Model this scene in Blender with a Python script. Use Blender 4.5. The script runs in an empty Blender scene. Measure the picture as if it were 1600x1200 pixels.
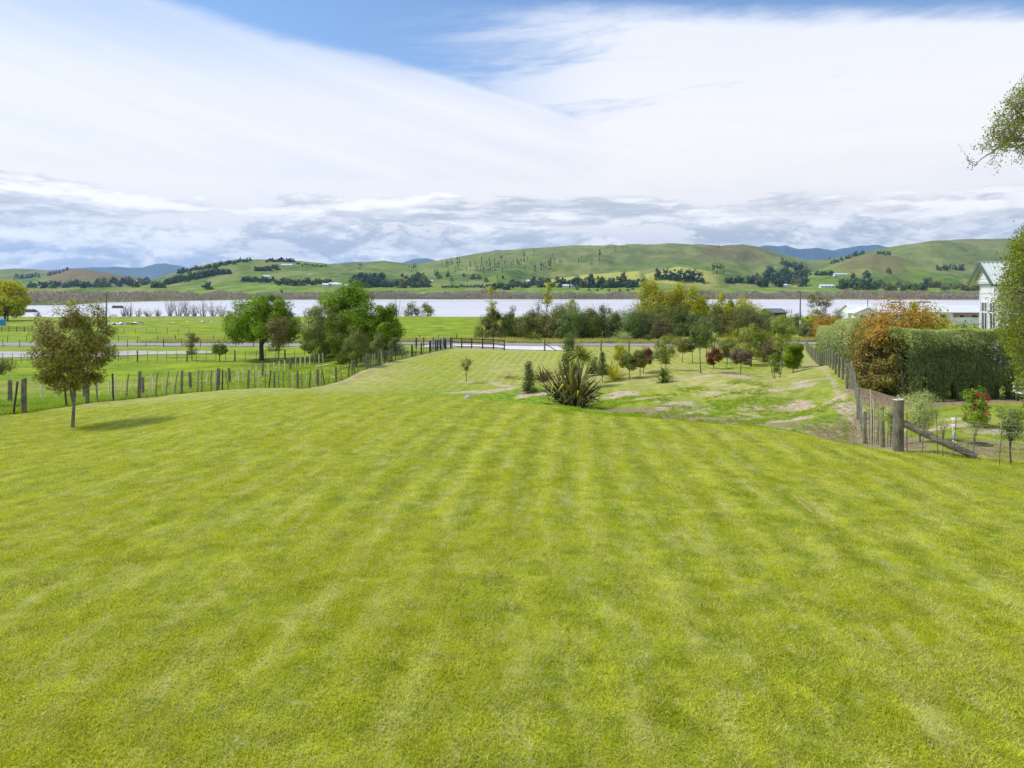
import bpy, math, random
import numpy as np
from mathutils import Vector, Matrix
random.seed(7)
RN = np.random.RandomState(11)
C = bpy.context.scene.collection
SC = bpy.context.scene

# ------------------------------------------------------------------ camera, world, sun, exposure
FPX = 1150.0           # focal length in pixels of the 1600 px wide photograph
HOR = 450.0            # row of the horizon
cam_d = bpy.data.cameras.new('camera')
cam_d.sensor_width = 36; cam_d.lens = FPX/1600*36; cam_d.shift_y = -(600-HOR)/1600
cam_d.clip_start = .1; cam_d.clip_end = 60000
cam = bpy.data.objects.new('camera', cam_d); C.objects.link(cam)
cam.location = (0, 0, 0); cam.rotation_euler = (math.radians(90), 0, 0)
SC.camera = cam

SUN_AZ = math.radians(-82)      # measured from +Y towards +X
SUN_EL = math.radians(52)
SC.view_settings.view_transform = 'Standard'; SC.view_settings.look = 'None'
SC.view_settings.gamma = 1; SC.view_settings.use_curve_mapping = False
SC.view_settings.exposure = 0.90
SC.render.engine = 'CYCLES'
SC.cycles.max_bounces = 6; SC.cycles.diffuse_bounces = 2; SC.cycles.glossy_bounces = 2
SC.cycles.transmission_bounces = 4; SC.cycles.transparent_max_bounces = 6; SC.cycles.volume_bounces = 0
SC.cycles.use_denoising = True
try: SC.cycles.denoising_prefilter = 'NONE'
except Exception: pass
try: SC.cycles.denoising_input_passes = 'RGB_ALBEDO_NORMAL'
except Exception: pass

class NT:
    """small helper to write node trees as expressions"""
    def __init__(s, tree): s.t = tree; s.t.nodes.clear()
    def n(s, typ, ins=None, **props):
        nd = s.t.nodes.new(typ)
        for k, v in props.items(): setattr(nd, k, v)
        for k, v in (ins or {}).items():
            sk = nd.inputs[k]
            if isinstance(v, bpy.types.NodeSocket): s.t.links.new(v, sk)
            else: sk.default_value = v
        return nd
    def m(s, op, a, b=0.0, c=None, clamp=False):
        ins = {0: a, 1: b}
        if c is not None: ins[2] = c
        return s.n('ShaderNodeMath', ins, operation=op, use_clamp=clamp).outputs[0]
    def ss(s, x, lo, hi):      # smoothstep
        nd = s.n('ShaderNodeMapRange', {0: x, 1: lo, 2: hi, 3: 0.0, 4: 1.0}, interpolation_type='SMOOTHSTEP')
        return nd.outputs[0]
    def noise(s, vec, scale, detail=4, rough=.55, dist=0.0, col=False):
        nd = s.n('ShaderNodeTexNoise', {'Vector': vec, 'Scale': scale, 'Detail': detail, 'Roughness': rough, 'Distortion': dist})
        return nd.outputs['Color' if col else 0]
    def xyz(s, x=0.0, y=0.0, z=0.0): return s.n('ShaderNodeCombineXYZ', {0: x, 1: y, 2: z}).outputs[0]
    def mix(s, f, a, b, mode='MIX'):
        nd = s.t.nodes.new('ShaderNodeMix'); nd.data_type = 'RGBA'; nd.blend_type = mode
        for i, v in ((0, f), (6, a), (7, b)):
            if isinstance(v, bpy.types.NodeSocket): s.t.links.new(v, nd.inputs[i])
            else: nd.inputs[i].default_value = v if i == 0 else (tuple(v) + (1,) if len(v) == 3 else v)
        return nd.outputs[2]
    def mul(s, vec, xyz_):
        return s.n('ShaderNodeVectorMath', {0: vec, 1: xyz_}, operation='MULTIPLY').outputs[0]
    def add(s, vec, b):
        return s.n('ShaderNodeVectorMath', {0: vec, 1: b}, operation='ADD').outputs[0]

def build_world():
    w = bpy.data.worlds.new('World'); SC.world = w; w.use_nodes = True
    N = NT(w.node_tree)
    d = N.n('ShaderNodeTexCoord').outputs['Generated']
    sp = N.n('ShaderNodeSeparateXYZ', {0: d})
    x, y, z = sp.outputs
    a = N.m('ARCTAN2', x, y)
    hl = N.m('SQRT', N.m('ADD', N.m('MULTIPLY', x, x), N.m('MULTIPLY', y, y)))
    v = N.m('DIVIDE', z, N.m('MAXIMUM', hl, .05))
    # ring coordinates: continuous right round the horizon
    cx = N.m('SINE', a); cy = N.m('COSINE', a)
    def ring(ka, kv, off=0.0):
        return N.xyz(N.m('MULTIPLY', cx, ka), N.m('MULTIPLY', cy, ka), N.m('ADD', N.m('MULTIPLY', v, kv), off))
    sky = N.n('ShaderNodeTexSky', sky_type='NISHITA', sun_disc=False, sun_elevation=SUN_EL,
              sun_rotation=SUN_AZ, altitude=100, air_density=1.0, dust_density=.2, ozone_density=4.5)
    bg1 = N.n('ShaderNodeBackground', {'Color': sky.outputs[0], 'Strength': .092})
    # ---- high cirrus sheet with its sharp upper edge
    wob = N.noise(ring(3, 6), 1.0, 3, .5)
    wob2 = N.noise(ring(9, 30), 1.0, 4, .6)
    f = N.m('ADD', N.m('SUBTRACT', .262, N.m('MULTIPLY', a, .30)), N.m('MULTIPLY', N.m('MULTIPLY', a, a), -.20))
    f = N.m('MAXIMUM', f, .12)
    f = N.m('ADD', f, N.m('MULTIPLY', N.m('SUBTRACT', wob, .5), .05))
    sgn = N.m('SUBTRACT', f, v)
    edge = N.ss(N.m('ADD', sgn, N.m('MULTIPLY', N.m('SUBTRACT', wob2, .5), .02)), -.006, .016)
    body = N.ss(v, .37, .24)
    fib = N.noise(N.xyz(N.m('ADD', N.m('MULTIPLY', a, 2.2), N.m('MULTIPLY', v, 5.0)), N.m('MULTIPLY', N.m('ADD', v, N.m('MULTIPLY', a, .28)), 26.0), 0.0), 1.0, 5, .55, .4)
    op1 = N.m('MULTIPLY', edge, N.m('ADD', .42, N.m('ADD', N.m('MULTIPLY', body, .48), N.m('MULTIPLY', N.m('SUBTRACT', fib, .5), .55))), clamp=True)
    # ---- streaked sheet on the right
    st = N.noise(N.xyz(N.m('MULTIPLY', a, 3.4), N.m('MULTIPLY', N.m('SUBTRACT', v, N.m('MULTIPLY', a, .05)), 24.0), 3.7), 1.0, 7, .62, .5)
    band = N.m('MULTIPLY', N.ss(a, -.24, .16), N.ss(N.m('ADD', N.m('DIVIDE', v, N.m('MAXIMUM', cy, .35)), N.m('MULTIPLY', N.m('SUBTRACT', wob2, .5), .05)), .392, .352))
    op2 = N.m('MULTIPLY', band, N.ss(N.m('ADD', st, N.m('MULTIPLY', N.ss(a, -.2, .25), .24)), .40, .66))
    low = N.ss(N.m('ADD', v, N.m('MULTIPLY', N.ss(a, .05, .45), -.10)), .215, .13)
    # generic broken cirrus elsewhere (behind and overhead)
    gen = N.m('MULTIPLY', N.ss(N.noise(N.mul(d, (1.6, 1.6, 3.0)), 1.0, 6, .6, .6), .40, .62), .75)
    gmask = N.m('MAXIMUM', N.ss(v, .40, .62), N.ss(N.m('ABSOLUTE', a), .85, 1.3))
    gen = N.m('MULTIPLY', gen, gmask)
    op = N.m('MAXIMUM', N.m('MAXIMUM', op1, op2), N.m('MAXIMUM', low, gen), clamp=True)
    circ = N.mix(N.ss(v, .16, .36), (.90, .87, .84), (.74, .77, .86))
    tex2 = N.noise(N.xyz(N.m('MULTIPLY', a, 5.0), N.m('MULTIPLY', N.m('ADD', v, N.m('MULTIPLY', a, .12)), 30.0), 8.0), 1.0, 7, .62, .3)
    circ = N.mix(N.m('MULTIPLY', N.ss(tex2, .40, .66), .38), circ, (.79, .79, .84))
    bgc = N.n('ShaderNodeBackground', {'Color': circ, 'Strength': .685})
    m1 = N.n('ShaderNodeMixShader', {0: op, 1: bg1.outputs[0], 2: bgc.outputs[0]})
    # ---- low cumulus / stratocumulus banks above the hills
    big = N.noise(ring(2.2, 9, 4.0), 1.0, 2, .5)
    def layer(prev, ka, kv, seed, up, lo, hi, thr, soft, dark, bright, gain, det=9, rough=.58):
        p0 = N.add(ring(ka, kv), (seed, 0.0, 0.0)); p1 = N.add(ring(ka, kv, up), (seed, 0.0, 0.0)); p2 = N.add(ring(ka, kv, up*2.6), (seed, 0.0, 0.0))
        n0 = N.noise(p0, 1.0, det, rough, .12); n1 = N.noise(p1, 1.0, det, rough, .12); n2 = N.noise(p2, 1.0, 4, rough, .12)
        bump = N.m('MULTIPLY', N.ss(v, lo[0], lo[1]), N.ss(N.m('SUBTRACT', v, N.m('MULTIPLY', N.m('SUBTRACT', big, .5), .05)), hi[1], hi[0]))
        d = N.m('MULTIPLY', N.ss(N.m('ADD', n0, N.m('MULTIPLY', bump, .16)), thr, thr+soft), N.ss(bump, 0.0, .25))
        lit = N.m('ADD', N.m('MULTIPLY', N.ss(N.m('SUBTRACT', n0, n1), -.06, .09), .6), N.m('MULTIPLY', N.ss(N.m('SUBTRACT', n0, n2), -.09, .15), .4))
        col = N.mix(lit, dark, bright)
        bg = N.n('ShaderNodeBackground', {'Color': col, 'Strength': gain})
        return N.n('ShaderNodeMixShader', {0: d, 1: prev, 2: bg.outputs[0]}).outputs[0]
    L = m1.outputs[0]
    L = layer(L, 7.0, 20.0, 3.0, .22, (-.02, .0), (.068, .104), .535, .06, (.49, .51, .54), (1.0, .97, .93), .745, 12, .66)      # cumulus wall
    L = layer(L, 5.0, 26.0, 9.0, .22, (.078, .098), (.108, .136), .535, .07, (.50, .51, .54), (.97, .94, .90), .745, 12, .64)    # long grey strata
    L = layer(L, 10.0, 26.0, 27.0, .24, (-.02, .0), (.030, .056), .52, .06, (.43, .48, .58), (1.0, .97, .93), .78, 11, .64)     # small heaps on the horizon
    N.n('ShaderNodeOutputWorld', {'Surface': L})
build_world()

sd = bpy.data.lights.new('sun', 'SUN'); sd.energy = 2.0; sd.angle = math.radians(14.0); sd.color = (1, .955, .88)
sun = bpy.data.objects.new('sun', sd); C.objects.link(sun)
sdir = Vector((math.sin(SUN_AZ)*math.cos(SUN_EL), math.cos(SUN_AZ)*math.cos(SUN_EL), math.sin(SUN_EL)))
sun.rotation_euler = sdir.to_track_quat('Z', 'Y').to_euler(); sun.location = (-30, 0, 60)

# ------------------------------------------------------------------ helpers
def tag(o, label=None, cat=None, group=None, kind=None):
    if label: o['label'] = label
    if cat: o['category'] = cat
    if group: o['group'] = group
    if kind: o['kind'] = kind
    return o
def link(o, parent=None):
    C.objects.link(o)
    if parent is not None: o.parent = parent
    return o
def empty(name, loc, label, cat, group=None, rz=0.0):
    o = bpy.data.objects.new(name, None); C.objects.link(o)
    o.location = loc; o.rotation_euler = (0, 0, rz); o.empty_display_size = .3
    return tag(o, label, cat, group)
def np_mesh(name, V, Q, mat, smooth=False):
    """V (n,3), Q (m,k) faces with k corners each"""
    me = bpy.data.meshes.new(name)
    V = np.asarray(V, dtype=np.float32); Q = np.asarray(Q, dtype=np.int32)
    m, k = Q.shape
    me.vertices.add(len(V)); me.vertices.foreach_set('co', V.ravel())
    me.loops.add(m*k); me.loops.foreach_set('vertex_index', Q.ravel())
    me.polygons.add(m); me.polygons.foreach_set('loop_start', np.arange(0, m*k, k, dtype=np.int32))
    me.polygons.foreach_set('loop_total', np.full(m, k, dtype=np.int32))
    if smooth: me.polygons.foreach_set('use_smooth', np.ones(m, dtype=bool))
    me.update(calc_edges=True)
    if mat: me.materials.append(mat)
    return me
def mobj(name, me, parent=None, loc=(0, 0, 0), rot=(0, 0, 0)):
    o = bpy.data.objects.new(name, me); o.location = loc; o.rotation_euler = rot
    return link(o, parent)
class MB:
    """collects solid pieces into one mesh"""
    def __init__(s): s.v = []; s.f = []
    def raw(s, vs, fs):
        b = len(s.v); s.v += [tuple(p) for p in vs]; s.f += [tuple(i+b for i in f) for f in fs]; return s
    def box(s, x0, x1, y0, y1, z0, z1):
        return s.raw([(x0,y0,z0),(x1,y0,z0),(x1,y1,z0),(x0,y1,z0),(x0,y0,z1),(x1,y0,z1),(x1,y1,z1),(x0,y1,z1)],
                     [(0,3,2,1),(4,5,6,7),(0,1,5,4),(1,2,6,5),(2,3,7,6),(3,0,4,7)])
    def bar(s, p, q, w, h=None):
        h = h or w; p = Vector(p); q = Vector(q); d = (q-p).normalized()
        side = d.cross(Vector((0,0,1)));
        if side.length < 1e-3: side = Vector((1,0,0))
        side.normalize(); up = side.cross(d)
        vs = [e + side*(i*w/2) + up*(j*h/2) for e in (p, q) for i, j in ((-1,-1),(1,-1),(1,1),(-1,1))]
        return s.raw(vs, [(0,1,2,3),(7,6,5,4),(0,4,5,1),(1,5,6,2),(2,6,7,3),(3,7,4,0)])
    def tube(s, pts, rad, k=6, cap=True):
        pts = [Vector(p) for p in pts]
        if not hasattr(rad, '__len__'): rad = [rad]*len(pts)
        vs = []; n = len(pts)
        for i, p in enumerate(pts):
            d = (pts[min(i+1, n-1)] - pts[max(i-1, 0)]).normalized()
            ref = Vector((0, 1, 0)) if abs(d.z) > .8 else Vector((0, 0, 1))
            a = d.cross(ref).normalized(); b = d.cross(a)
            for j in range(k):
                t = 2*math.pi*j/k
                vs.append(p + (a*math.cos(t) + b*math.sin(t))*rad[i])
        fs = [(i*k+j, i*k+(j+1) % k, (i+1)*k+(j+1) % k, (i+1)*k+j) for i in range(n-1) for j in range(k)]
        if cap: fs += [tuple(range((n-1)*k, n*k)), tuple(reversed(range(k)))]
        return s.raw(vs, fs)
    def mesh(s, name, mat, smooth=False):
        me = bpy.data.meshes.new(name); me.from_pydata(s.v, [], s.f)
        if smooth: me.polygons.foreach_set('use_smooth', [True]*len(me.polygons))
        me.update(); me.materials.append(mat); return me
    def obj(s, name, mat, parent=None, loc=(0,0,0), rot=(0,0,0), smooth=False):
        return mobj(name, s.mesh(name, mat, smooth), parent, loc, rot)

# ------------------------------------------------------------------ materials
def mat(name, build):
    m = bpy.data.materials.new(name); m.use_nodes = True; N = NT(m.node_tree); build(N, m); return m
def principled(N, **ins):
    b = N.n('ShaderNodeBsdfPrincipled', ins); N.n('ShaderNodeOutputMaterial', {'Surface': b.outputs[0]}); return b
def rgb(c): return tuple(c) + (1,) if len(c) == 3 else c
def leafmat(name, dark, light, tip=None, tipf=.12, trans=.35, rough=.5, nscale=1.2, per='island'):
    G = (2.35, 2.15, 1.1); GD = (1.5, 1.35, .8)
    if not name.startswith('distant'):
        dark = tuple(a*k for a, k in zip(dark, GD)); light = tuple(min(.8, a*k*(.95 if max(light) < .35 else .7)) for a, k in zip(light, G))
    def b(N, m):
        g = N.n('ShaderNodeNewGeometry'); oi = N.n('ShaderNodeObjectInfo')
        r = g.outputs['Random Per Island'] if per == 'island' else oi.outputs['Random']
        nz = N.noise(g.outputs['Position'], nscale, 3, .6)
        f = N.m('ADD', N.m('MULTIPLY', r, .6), N.m('MULTIPLY', N.ss(nz, .3, .7), .4))
        c = N.mix(f, dark, light)
        if tip:
            c = N.mix(N.m('LESS_THAN', N.m('FRACT', N.m('MULTIPLY', r, 17.3)), tipf), c, tip)
        hv = N.n('ShaderNodeHueSaturation', {'Hue': N.m('ADD', .49, N.m('MULTIPLY', oi.outputs['Random'], .02)), 'Saturation': 1.0,
                 'Value': N.m('ADD', .86, N.m('MULTIPLY', oi.outputs['Random'], .28)), 'Color': c})
        c = hv.outputs[0]
        p = N.n('ShaderNodeBsdfPrincipled', {'Base Color': c, 'Roughness': max(rough, .55), 'Specular IOR Level': .18})
        t = N.n('ShaderNodeBsdfTranslucent', {'Color': N.mix(.5, c, (light[0]*1.2, light[1]*1.25, light[2]*.6))})
        mx = N.n('ShaderNodeMixShader', {0: trans*.8, 1: p.outputs[0], 2: t.outputs[0]})
        N.n('ShaderNodeOutputMaterial', {'Surface': mx.outputs[0]})
    return mat(name, b)
def barkmat(name, dark, light, scale=6.0):
    def b(N, m):
        tc = N.n('ShaderNodeTexCoord').outputs['Object']
        n = N.noise(N.mul(tc, (1, 1, .25)), scale*4, 5, .65); n2 = N.noise(tc, scale*.5, 3)
        c = N.mix(N.ss(N.m('ADD', N.m('MULTIPLY', n, .6), N.m('MULTIPLY', n2, .4)), .35, .65), dark, light)
        bp = N.n('ShaderNodeBump', {'Strength': .6, 'Distance': .02, 'Height': n})
        principled(N, **{'Base Color': c, 'Roughness': .9, 'Normal': bp.outputs[0]})
    return mat(name, b)
def plain(name, col, rough=.7, var=.15, scale=3.0, metal=0.0):
    def b(N, m):
        tc = N.n('ShaderNodeTexCoord').outputs['Object']
        n = N.noise(tc, scale, 5, .6)
        c = N.mix(N.ss(n, .3, .7), tuple(k*(1-var) for k in col), tuple(min(1, k*(1+var)) for k in col))
        principled(N, **{'Base Color': c, 'Roughness': rough, 'Metallic': metal})
    return mat(name, b)
M = {}
M['post'] = barkmat('weathered_post_wood', (.10, .085, .06), (.26, .225, .16))
M['postgreen'] = barkmat('treated_post_wood', (.13, .15, .075), (.27, .28, .16))
M['postdark'] = barkmat('dark_stained_wood', (.035, .03, .025), (.09, .075, .06))
M['batten'] = barkmat('fresh_batten_wood', (.56, .51, .30), (.82, .77, .54))
M['battenold'] = barkmat('old_batten_wood', (.16, .135, .08), (.34, .29, .18))
M['wire'] = plain('galvanised_wire', (.36, .36, .36), .6, .1, 2, .2)
M['cable'] = plain('weathered_cable', (.30, .30, .30), .8, .1, 2)
M['bark'] = barkmat('brown_bark', (.05, .04, .03), (.15, .12, .085))
M['barkgrey'] = barkmat('grey_bark', (.11, .095, .08), (.30, .265, .22))
M['white'] = plain('white_paint', (.78, .80, .82), .55, .04, 1.5)
M['offwhite'] = plain('cream_paint', (.78, .77, .80), .6, .06, 1.5)
M['roofgreen'] = plain('pale_green_roof_steel', (.58, .63, .58), .4, .05, .8)
M['rooftrim'] = plain('green_trim_paint', (.085, .13, .10), .5, .1, 2)
M['roofwhite'] = plain('light_roof_steel', (.72, .73, .74), .5, .05, .6)
M['roofgrey'] = plain('grey_roof_steel', (.16, .165, .18), .5, .1, .6)
M['roofred'] = plain('pinkish_brick', (.42, .24, .18), .8, .15, 1.0)
M['rock'] = plain('pale_stone', (.42, .40, .37), .9, .3, 3)
M['dark'] = plain('charcoal_surface', (.025, .026, .03), .7, .3, 2)
M['blue'] = plain('blue_plastic', (.05, .25, .55), .5, .1, 2)
M['gate'] = plain('blue_grey_gate_steel', (.30, .38, .44), .5, .15, 3)
M['curtain'] = plain('red_brown_curtain', (.20, .07, .05), .9, .1, 4)
M['flower'] = plain('pink_petals', (.62, .03, .10), .6, .25, 5)
M['ceramic'] = plain('white_insulator', (.62, .63, .66), .3, .1, 5)
def glass(N, m):
    principled(N, **{'Base Color': (.03, .04, .05, 1), 'Roughness': .08, 'Specular IOR Level': .8})
M['glass'] = mat('window_glass', glass)

# ------------------------------------------------------------------ terrain heights
def vnoise(x, y, seed=0):
    xi = np.floor(x).astype(np.int64); yi = np.floor(y).astype(np.int64)
    fx = x-xi; fy = y-yi; fx = fx*fx*(3-2*fx); fy = fy*fy*(3-2*fy)
    def h(a, b):
        n = (a*374761393 + b*668265263 + seed*974711) & 0x7fffffff
        n = ((n ^ (n >> 13))*1274126177) & 0x7fffffff
        return ((n ^ (n >> 16)) & 0xffff)/65535.0
    return (h(xi, yi)*(1-fx)+h(xi+1, yi)*fx)*(1-fy) + (h(xi, yi+1)*(1-fx)+h(xi+1, yi+1)*fx)*fy
def fbm(x, y, o=4, seed=0, g=.5):
    s = 0; a = 1; t = 0
    for i in range(o):
        s = s + a*vnoise(x*2**i+17.3*i, y*2**i+5.1*i, seed+i); t += a; a *= g
    return s/t*2-1
def sst(x, lo, hi):
    t = np.clip((x-lo)/(hi-lo), 0, 1); return t*t*(3-2*t)
# survey: (bearing in px of the photograph, distance m, height m)
CP = []
for px in (-1000, -400, 200, 800, 1400, 2000, 2600):
    CP += [(px, 3, -3.40), (px, 6, -3.42)]
CP += [(-900, 12, -3.9), (0, 12, -3.62), (400, 12, -3.5), (800, 12, -3.5), (1200, 12, -3.55), (1600, 12, -3.62), (2500, 12, -3.8),
 (113, 18, -4.05), (550, 18, -3.72), (800, 18, -3.74), (1100, 18, -3.82), (1403, 18, -4.0), (1600, 15.5, -3.84),
 (113, 24.5, -4.64), (300, 24, -4.25), (550, 25, -4.0), (800, 24, -4.07), (1000, 22, -3.97), (1000, 25.5, -4.52), (1200, 20.5, -3.97), (1300, 19.2, -4.05),
 (800, 28, -4.43), (550, 29, -4.22), (300, 30, -4.62), (550, 33.5, -4.72), (400, 36, -4.92), (680, 31, -4.58), (728, 29.5, -4.44),
 (0, 26.7, -4.68), (38, 28.3, -4.8), (141, 31.7, -4.96), (220, 35, -5.25), (287, 38.3, -5.5), (342, 41.5, -5.84), (393, 44.8, -6.2), (431, 48, -6.65),
 (480, 52, -7.1), (538, 59.3, -7.35), (559, 62.1, -7.12), (595, 67.8, -7.05), (627, 73.6, -7.15), (665, 82, -7.35), (707, 92, -7.52),
 (728, 34, -5.3), (800, 33, -5.2), (800, 45, -6.98), (640, 42, -6.2), (750, 52, -7.2), (650, 55, -7.2), (728, 58, -7.35), (800, 57, -7.4), (700, 68, -7.35), (800, 75, -7.45),
 (20, 38, -5.9), (180, 50, -7.2), (300, 55, -7.35), (-300, 30, -5.6), (-300, 50, -7.3), (200, 80, -8.0), (430, 80, -7.9), (-300, 80, -8.2), (500, 75, -7.7),
 (895, 36, -5.95), (860, 33, -5.3), (1000, 31.5, -5.55), (1200, 26.5, -5.05), (1300, 23.8, -4.95), (1100, 29, -5.35),
 (1100, 38, -5.62), (1060, 36, -5.66), (1200, 36, -5.3), (1290, 32, -5.0), (950, 40, -6.1), (820, 48, -6.6), (849, 53, -6.75),
 (1157, 50, -5.87), (1213, 46, -5.75), (1239, 52, -6.0), (1095, 52, -5.97), (1038, 47, -6.05), (985, 50, -6.22), (941, 50, -6.4), (1110, 70, -6.75), (1000, 75, -7.2), (900, 80, -7.4),
 (1331, 31, -4.2), (1316, 36, -4.43), (1300, 43.8, -4.82), (1291, 49.5, -5.2), (1271, 71.7, -7.0), (1342, 28, -5.2), (1351, 26, -5.5), (1363, 23.8, -5.08), (1379, 21.2, -4.6), (1403, 18, -4.0),
 (1300, 39, -4.75), (1260, 100, -8.2), (1523, 21.5, -4.05), (1480, 28, -4.62), (1560, 31, -4.7), (1440, 20, -4.15), (1580, 16.5, -3.95), (1700, 28, -4.5), (1500, 45, -4.9), (1700, 45, -4.7), (1400, 70, -7.0), (1700, 80, -7.6), (2400, 40, -4.6),
 (1420, 24, -4.55), (1140, 44, -5.3), (1220, 43, -5.2), (1060, 43, -5.75), (1405, 32.5, -4.82), (1480, 32, -4.82), (1570, 32.5, -4.85), (1375, 33.5, -4.75), (1450, 36, -4.9)]
for px in (-1200, -500, 100, 500, 800, 1100, 1500, 2000, 2800):
    CP += [(px, 110, -8.85), (px, 118, -8.95), (px, 150, -9.3), (px, 200, -9.8), (px, 262, -10.2), (px, 330, -10.3)]
CP = np.array(CP, float)
def tf(u, Y): return np.stack([u*1.6, np.log(np.maximum(Y, 3.0))], -1)
_P = tf((CP[:, 0]-800)/FPX, CP[:, 1]); _z = CP[:, 2]
def _k(r2): return .5*r2*np.log(r2+1e-12)
_n = len(_P); _A = np.zeros((_n+3, _n+3))
_A[:_n, :_n] = _k(((_P[:, None]-_P[None])**2).sum(-1)) + np.eye(_n)*2e-4
_A[:_n, _n] = 1; _A[:_n, _n+1:] = _P; _A[_n:, :_n] = _A[:_n, _n:].T
_w = np.linalg.solve(_A, np.concatenate([_z, [0, 0, 0]]))
LAKE = -10.5
def shore_near(u): return 272 + 10*fbm(u*9+50, u*0+1, 4) + np.where(u > .35, (u-.35)*30, 0)
def shore_far(u):
    px = u*FPX+800
    return np.interp(px, [-600, 0, 110, 160, 260, 380, 560, 800, 1240, 1600, 2400], [380, 425, 445, 520, 580, 640, 675, 676, 674, 640, 600]) + 9*fbm(u*22, u*0+3, 4)
RX0 = dict(sl=.17, x0=-19.0, y0=27.0)      # left boundary fence  X = x0 + sl (Y - y0)
def fenceL(Y): return -19.0 + .17*(Y-27.0)
def fenceR(Y): return 9.5 + .37*(Y-18.0)
def H_near(X, Y):
    g = np.maximum(Y, 3.0); u = np.clip(X/np.maximum(Y, 12.0), -1.7, 1.7)
    u = np.where(Y > 12, X/g, u); u = np.clip(u, -1.7, 1.7)
    q = tf(u, g); sh = q.shape[:-1]; q = q.reshape(-1, 2); out = np.empty(len(q))
    for i in range(0, len(q), 40000):
        b = q[i:i+40000]
        out[i:i+40000] = _k(((b[:, None]-_P[None])**2).sum(-1)) @ _w[:_n] + _w[_n] + b @ _w[_n+1:]
    z = out.reshape(sh)
    rough = np.where((X > fenceL(Y)) & (X < fenceR(Y)) & (Y < 34) & (Y < 30+0*X), .012, .05)
    z = z + rough*fbm(X*.8, Y*.8, 4, 3)*sst(Y, 14, 40) + .006*fbm(X*2.5, Y*2.5, 2, 8)
    # hummocks on the tree mound
    mw = sst(X, .5, 3)*sst(fenceR(Y)-X, .3, 1.5)*sst(Y, 25, 30)*sst(Y, 70, 50)
    z = z + mw*.20*fbm(X*.45, Y*.45, 4, 21)
    z = z + sst(Y, 100, 130)*.12*fbm(X*.12, Y*.12, 3, 5)
    sn = shore_near(np.clip(X/g, -1.7, 1.7))
    return z - 2.5*sst(Y, sn-9, sn+12)
# ridges: name, distance, front width, back width, [(px, py) silhouette]
RIDGES = [
 (1150, 380, 500, [(-900, 452), (120, 450), (300, 446), (420, 441), (520, 446), (600, 449), (2600, 450)]),
 (1250, 260, 350, [(770, 452), (850, 438), (920, 429), (1000, 424), (1015, 440), (1110, 452)]),
 (1420, 330, 300, [(960, 452), (1010, 428), (1062, 416), (1110, 424), (1180, 431), (1250, 452)]),
 (1800, 620, 600, [(160, 455), (240, 436), (290, 421), (330, 411), (375, 405), (440, 405), (500, 411), (560, 419), (620, 428), (700, 436), (800, 450)]),
 (2400, 700, 700, [(-500, 430), (0, 442), (60, 432), (105, 420.5), (130, 421), (170, 427), (215, 434), (270, 445), (330, 455)]),
 (3600, 900, 900, [(-900, 420), (-200, 424), (0, 421), (25, 419), (50, 420), (85, 423), (120, 432), (200, 440), (260, 452)]),
 (2600, 1150, 900, [(430, 440), (520, 417), (560, 413), (600, 410.5), (625, 413), (650, 414), (680, 409), (715, 402), (745, 396), (780, 391), (830, 387), (880, 384.5), (940, 383), (1000, 383), (1060, 384), (1110, 386), (1160, 391), (1210, 402), (1260, 415), (1330, 435), (1420, 455)]),
 (3100, 800, 800, [(1050, 400), (1110, 387), (1135, 382.5), (1160, 381), (1195, 386), (1225, 397), (1262, 405.5), (1290, 405), (1320, 400), (1360, 393), (1400, 396), (1500, 420)]),
 (2700, 900, 900, [(1230, 440), (1290, 412), (1330, 398), (1370, 390), (1410, 383.5), (1450, 379.5), (1500, 376), (1560, 375), (1620, 375.5), (1760, 382), (2100, 400), (2600, 420)]),
 (1800, 560, 700, [(1180, 455), (1240, 436), (1290, 417), (1330, 402), (1362, 396), (1400, 400), (1450, 414), (1500, 424), (1560, 428), (1700, 420), (2200, 430)]),
]
def H_far(X, Y):
    Yc = np.maximum(Y, 50); u = X/Yc; px = u*FPX+800
    sf = shore_far(u)
    base = -12.5 + 2.35*sst(Y, sf-10, sf+16) + 2.0*sst(Y, sf+20, sf+300) + 10*sst(Y, 950, 1900)
    z = base.copy() if hasattr(base, 'copy') else base
    nz = fbm(X/420, Y/420, 5, 31); nz2 = fbm(X/110, Y/140, 3, 47)
    for D, wf, wb, prof in RIDGES:
        pr = np.array(prof, float)
        py = np.interp(px, pr[:, 0], pr[:, 1], left=470, right=470)
        # soften the polyline
        zr = (HOR-py)/FPX*D
        bz = -6 if D < 1500 else 0
        Dw = D*(1+.05*fbm(u*6+D*.01, u*0+D*.003, 3, 5))
        t = np.where(Y < Dw, np.clip(1-(Dw-Y)/wf, 0, 1), np.clip(1-(Y-Dw)/wb, 0, 1))
        S = t*t*(3-2*t)
        hgt = np.maximum(zr-bz, 0)
        gully = 4*t*(1-t)*np.clip(hgt, 0, 120)
        zz = bz + hgt*S + gully*(.46*nz + .20*nz2 - .13) - 25*(1-S)
        k = 6.0
        hh = np.clip(.5+.5*(zz-z)/k, 0, 1)
        z = zz*hh + z*(1-hh) + k*hh*(1-hh)*.35
    return z
def H(X, Y):
    X = np.asarray(X, float); Y = np.asarray(Y, float)
    out = np.where(Y < 320, -12.8, 0.0)
    n = Y < 320
    if n.any(): out[n] = H_near(X[n], Y[n])
    f = ~n
    if f.any(): out[f] = H_far(X[f], Y[f])
    return out
def gz(x, y): return float(H(np.array([x]), np.array([y]))[0])
def at(px, d, dz=0.0):
    """point on the ground in the bearing of photo column px at d metres"""
    x = (px-800)/FPX*d; return Vector((x, d, gz(x, d)+dz))
_HITC = {}
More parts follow.
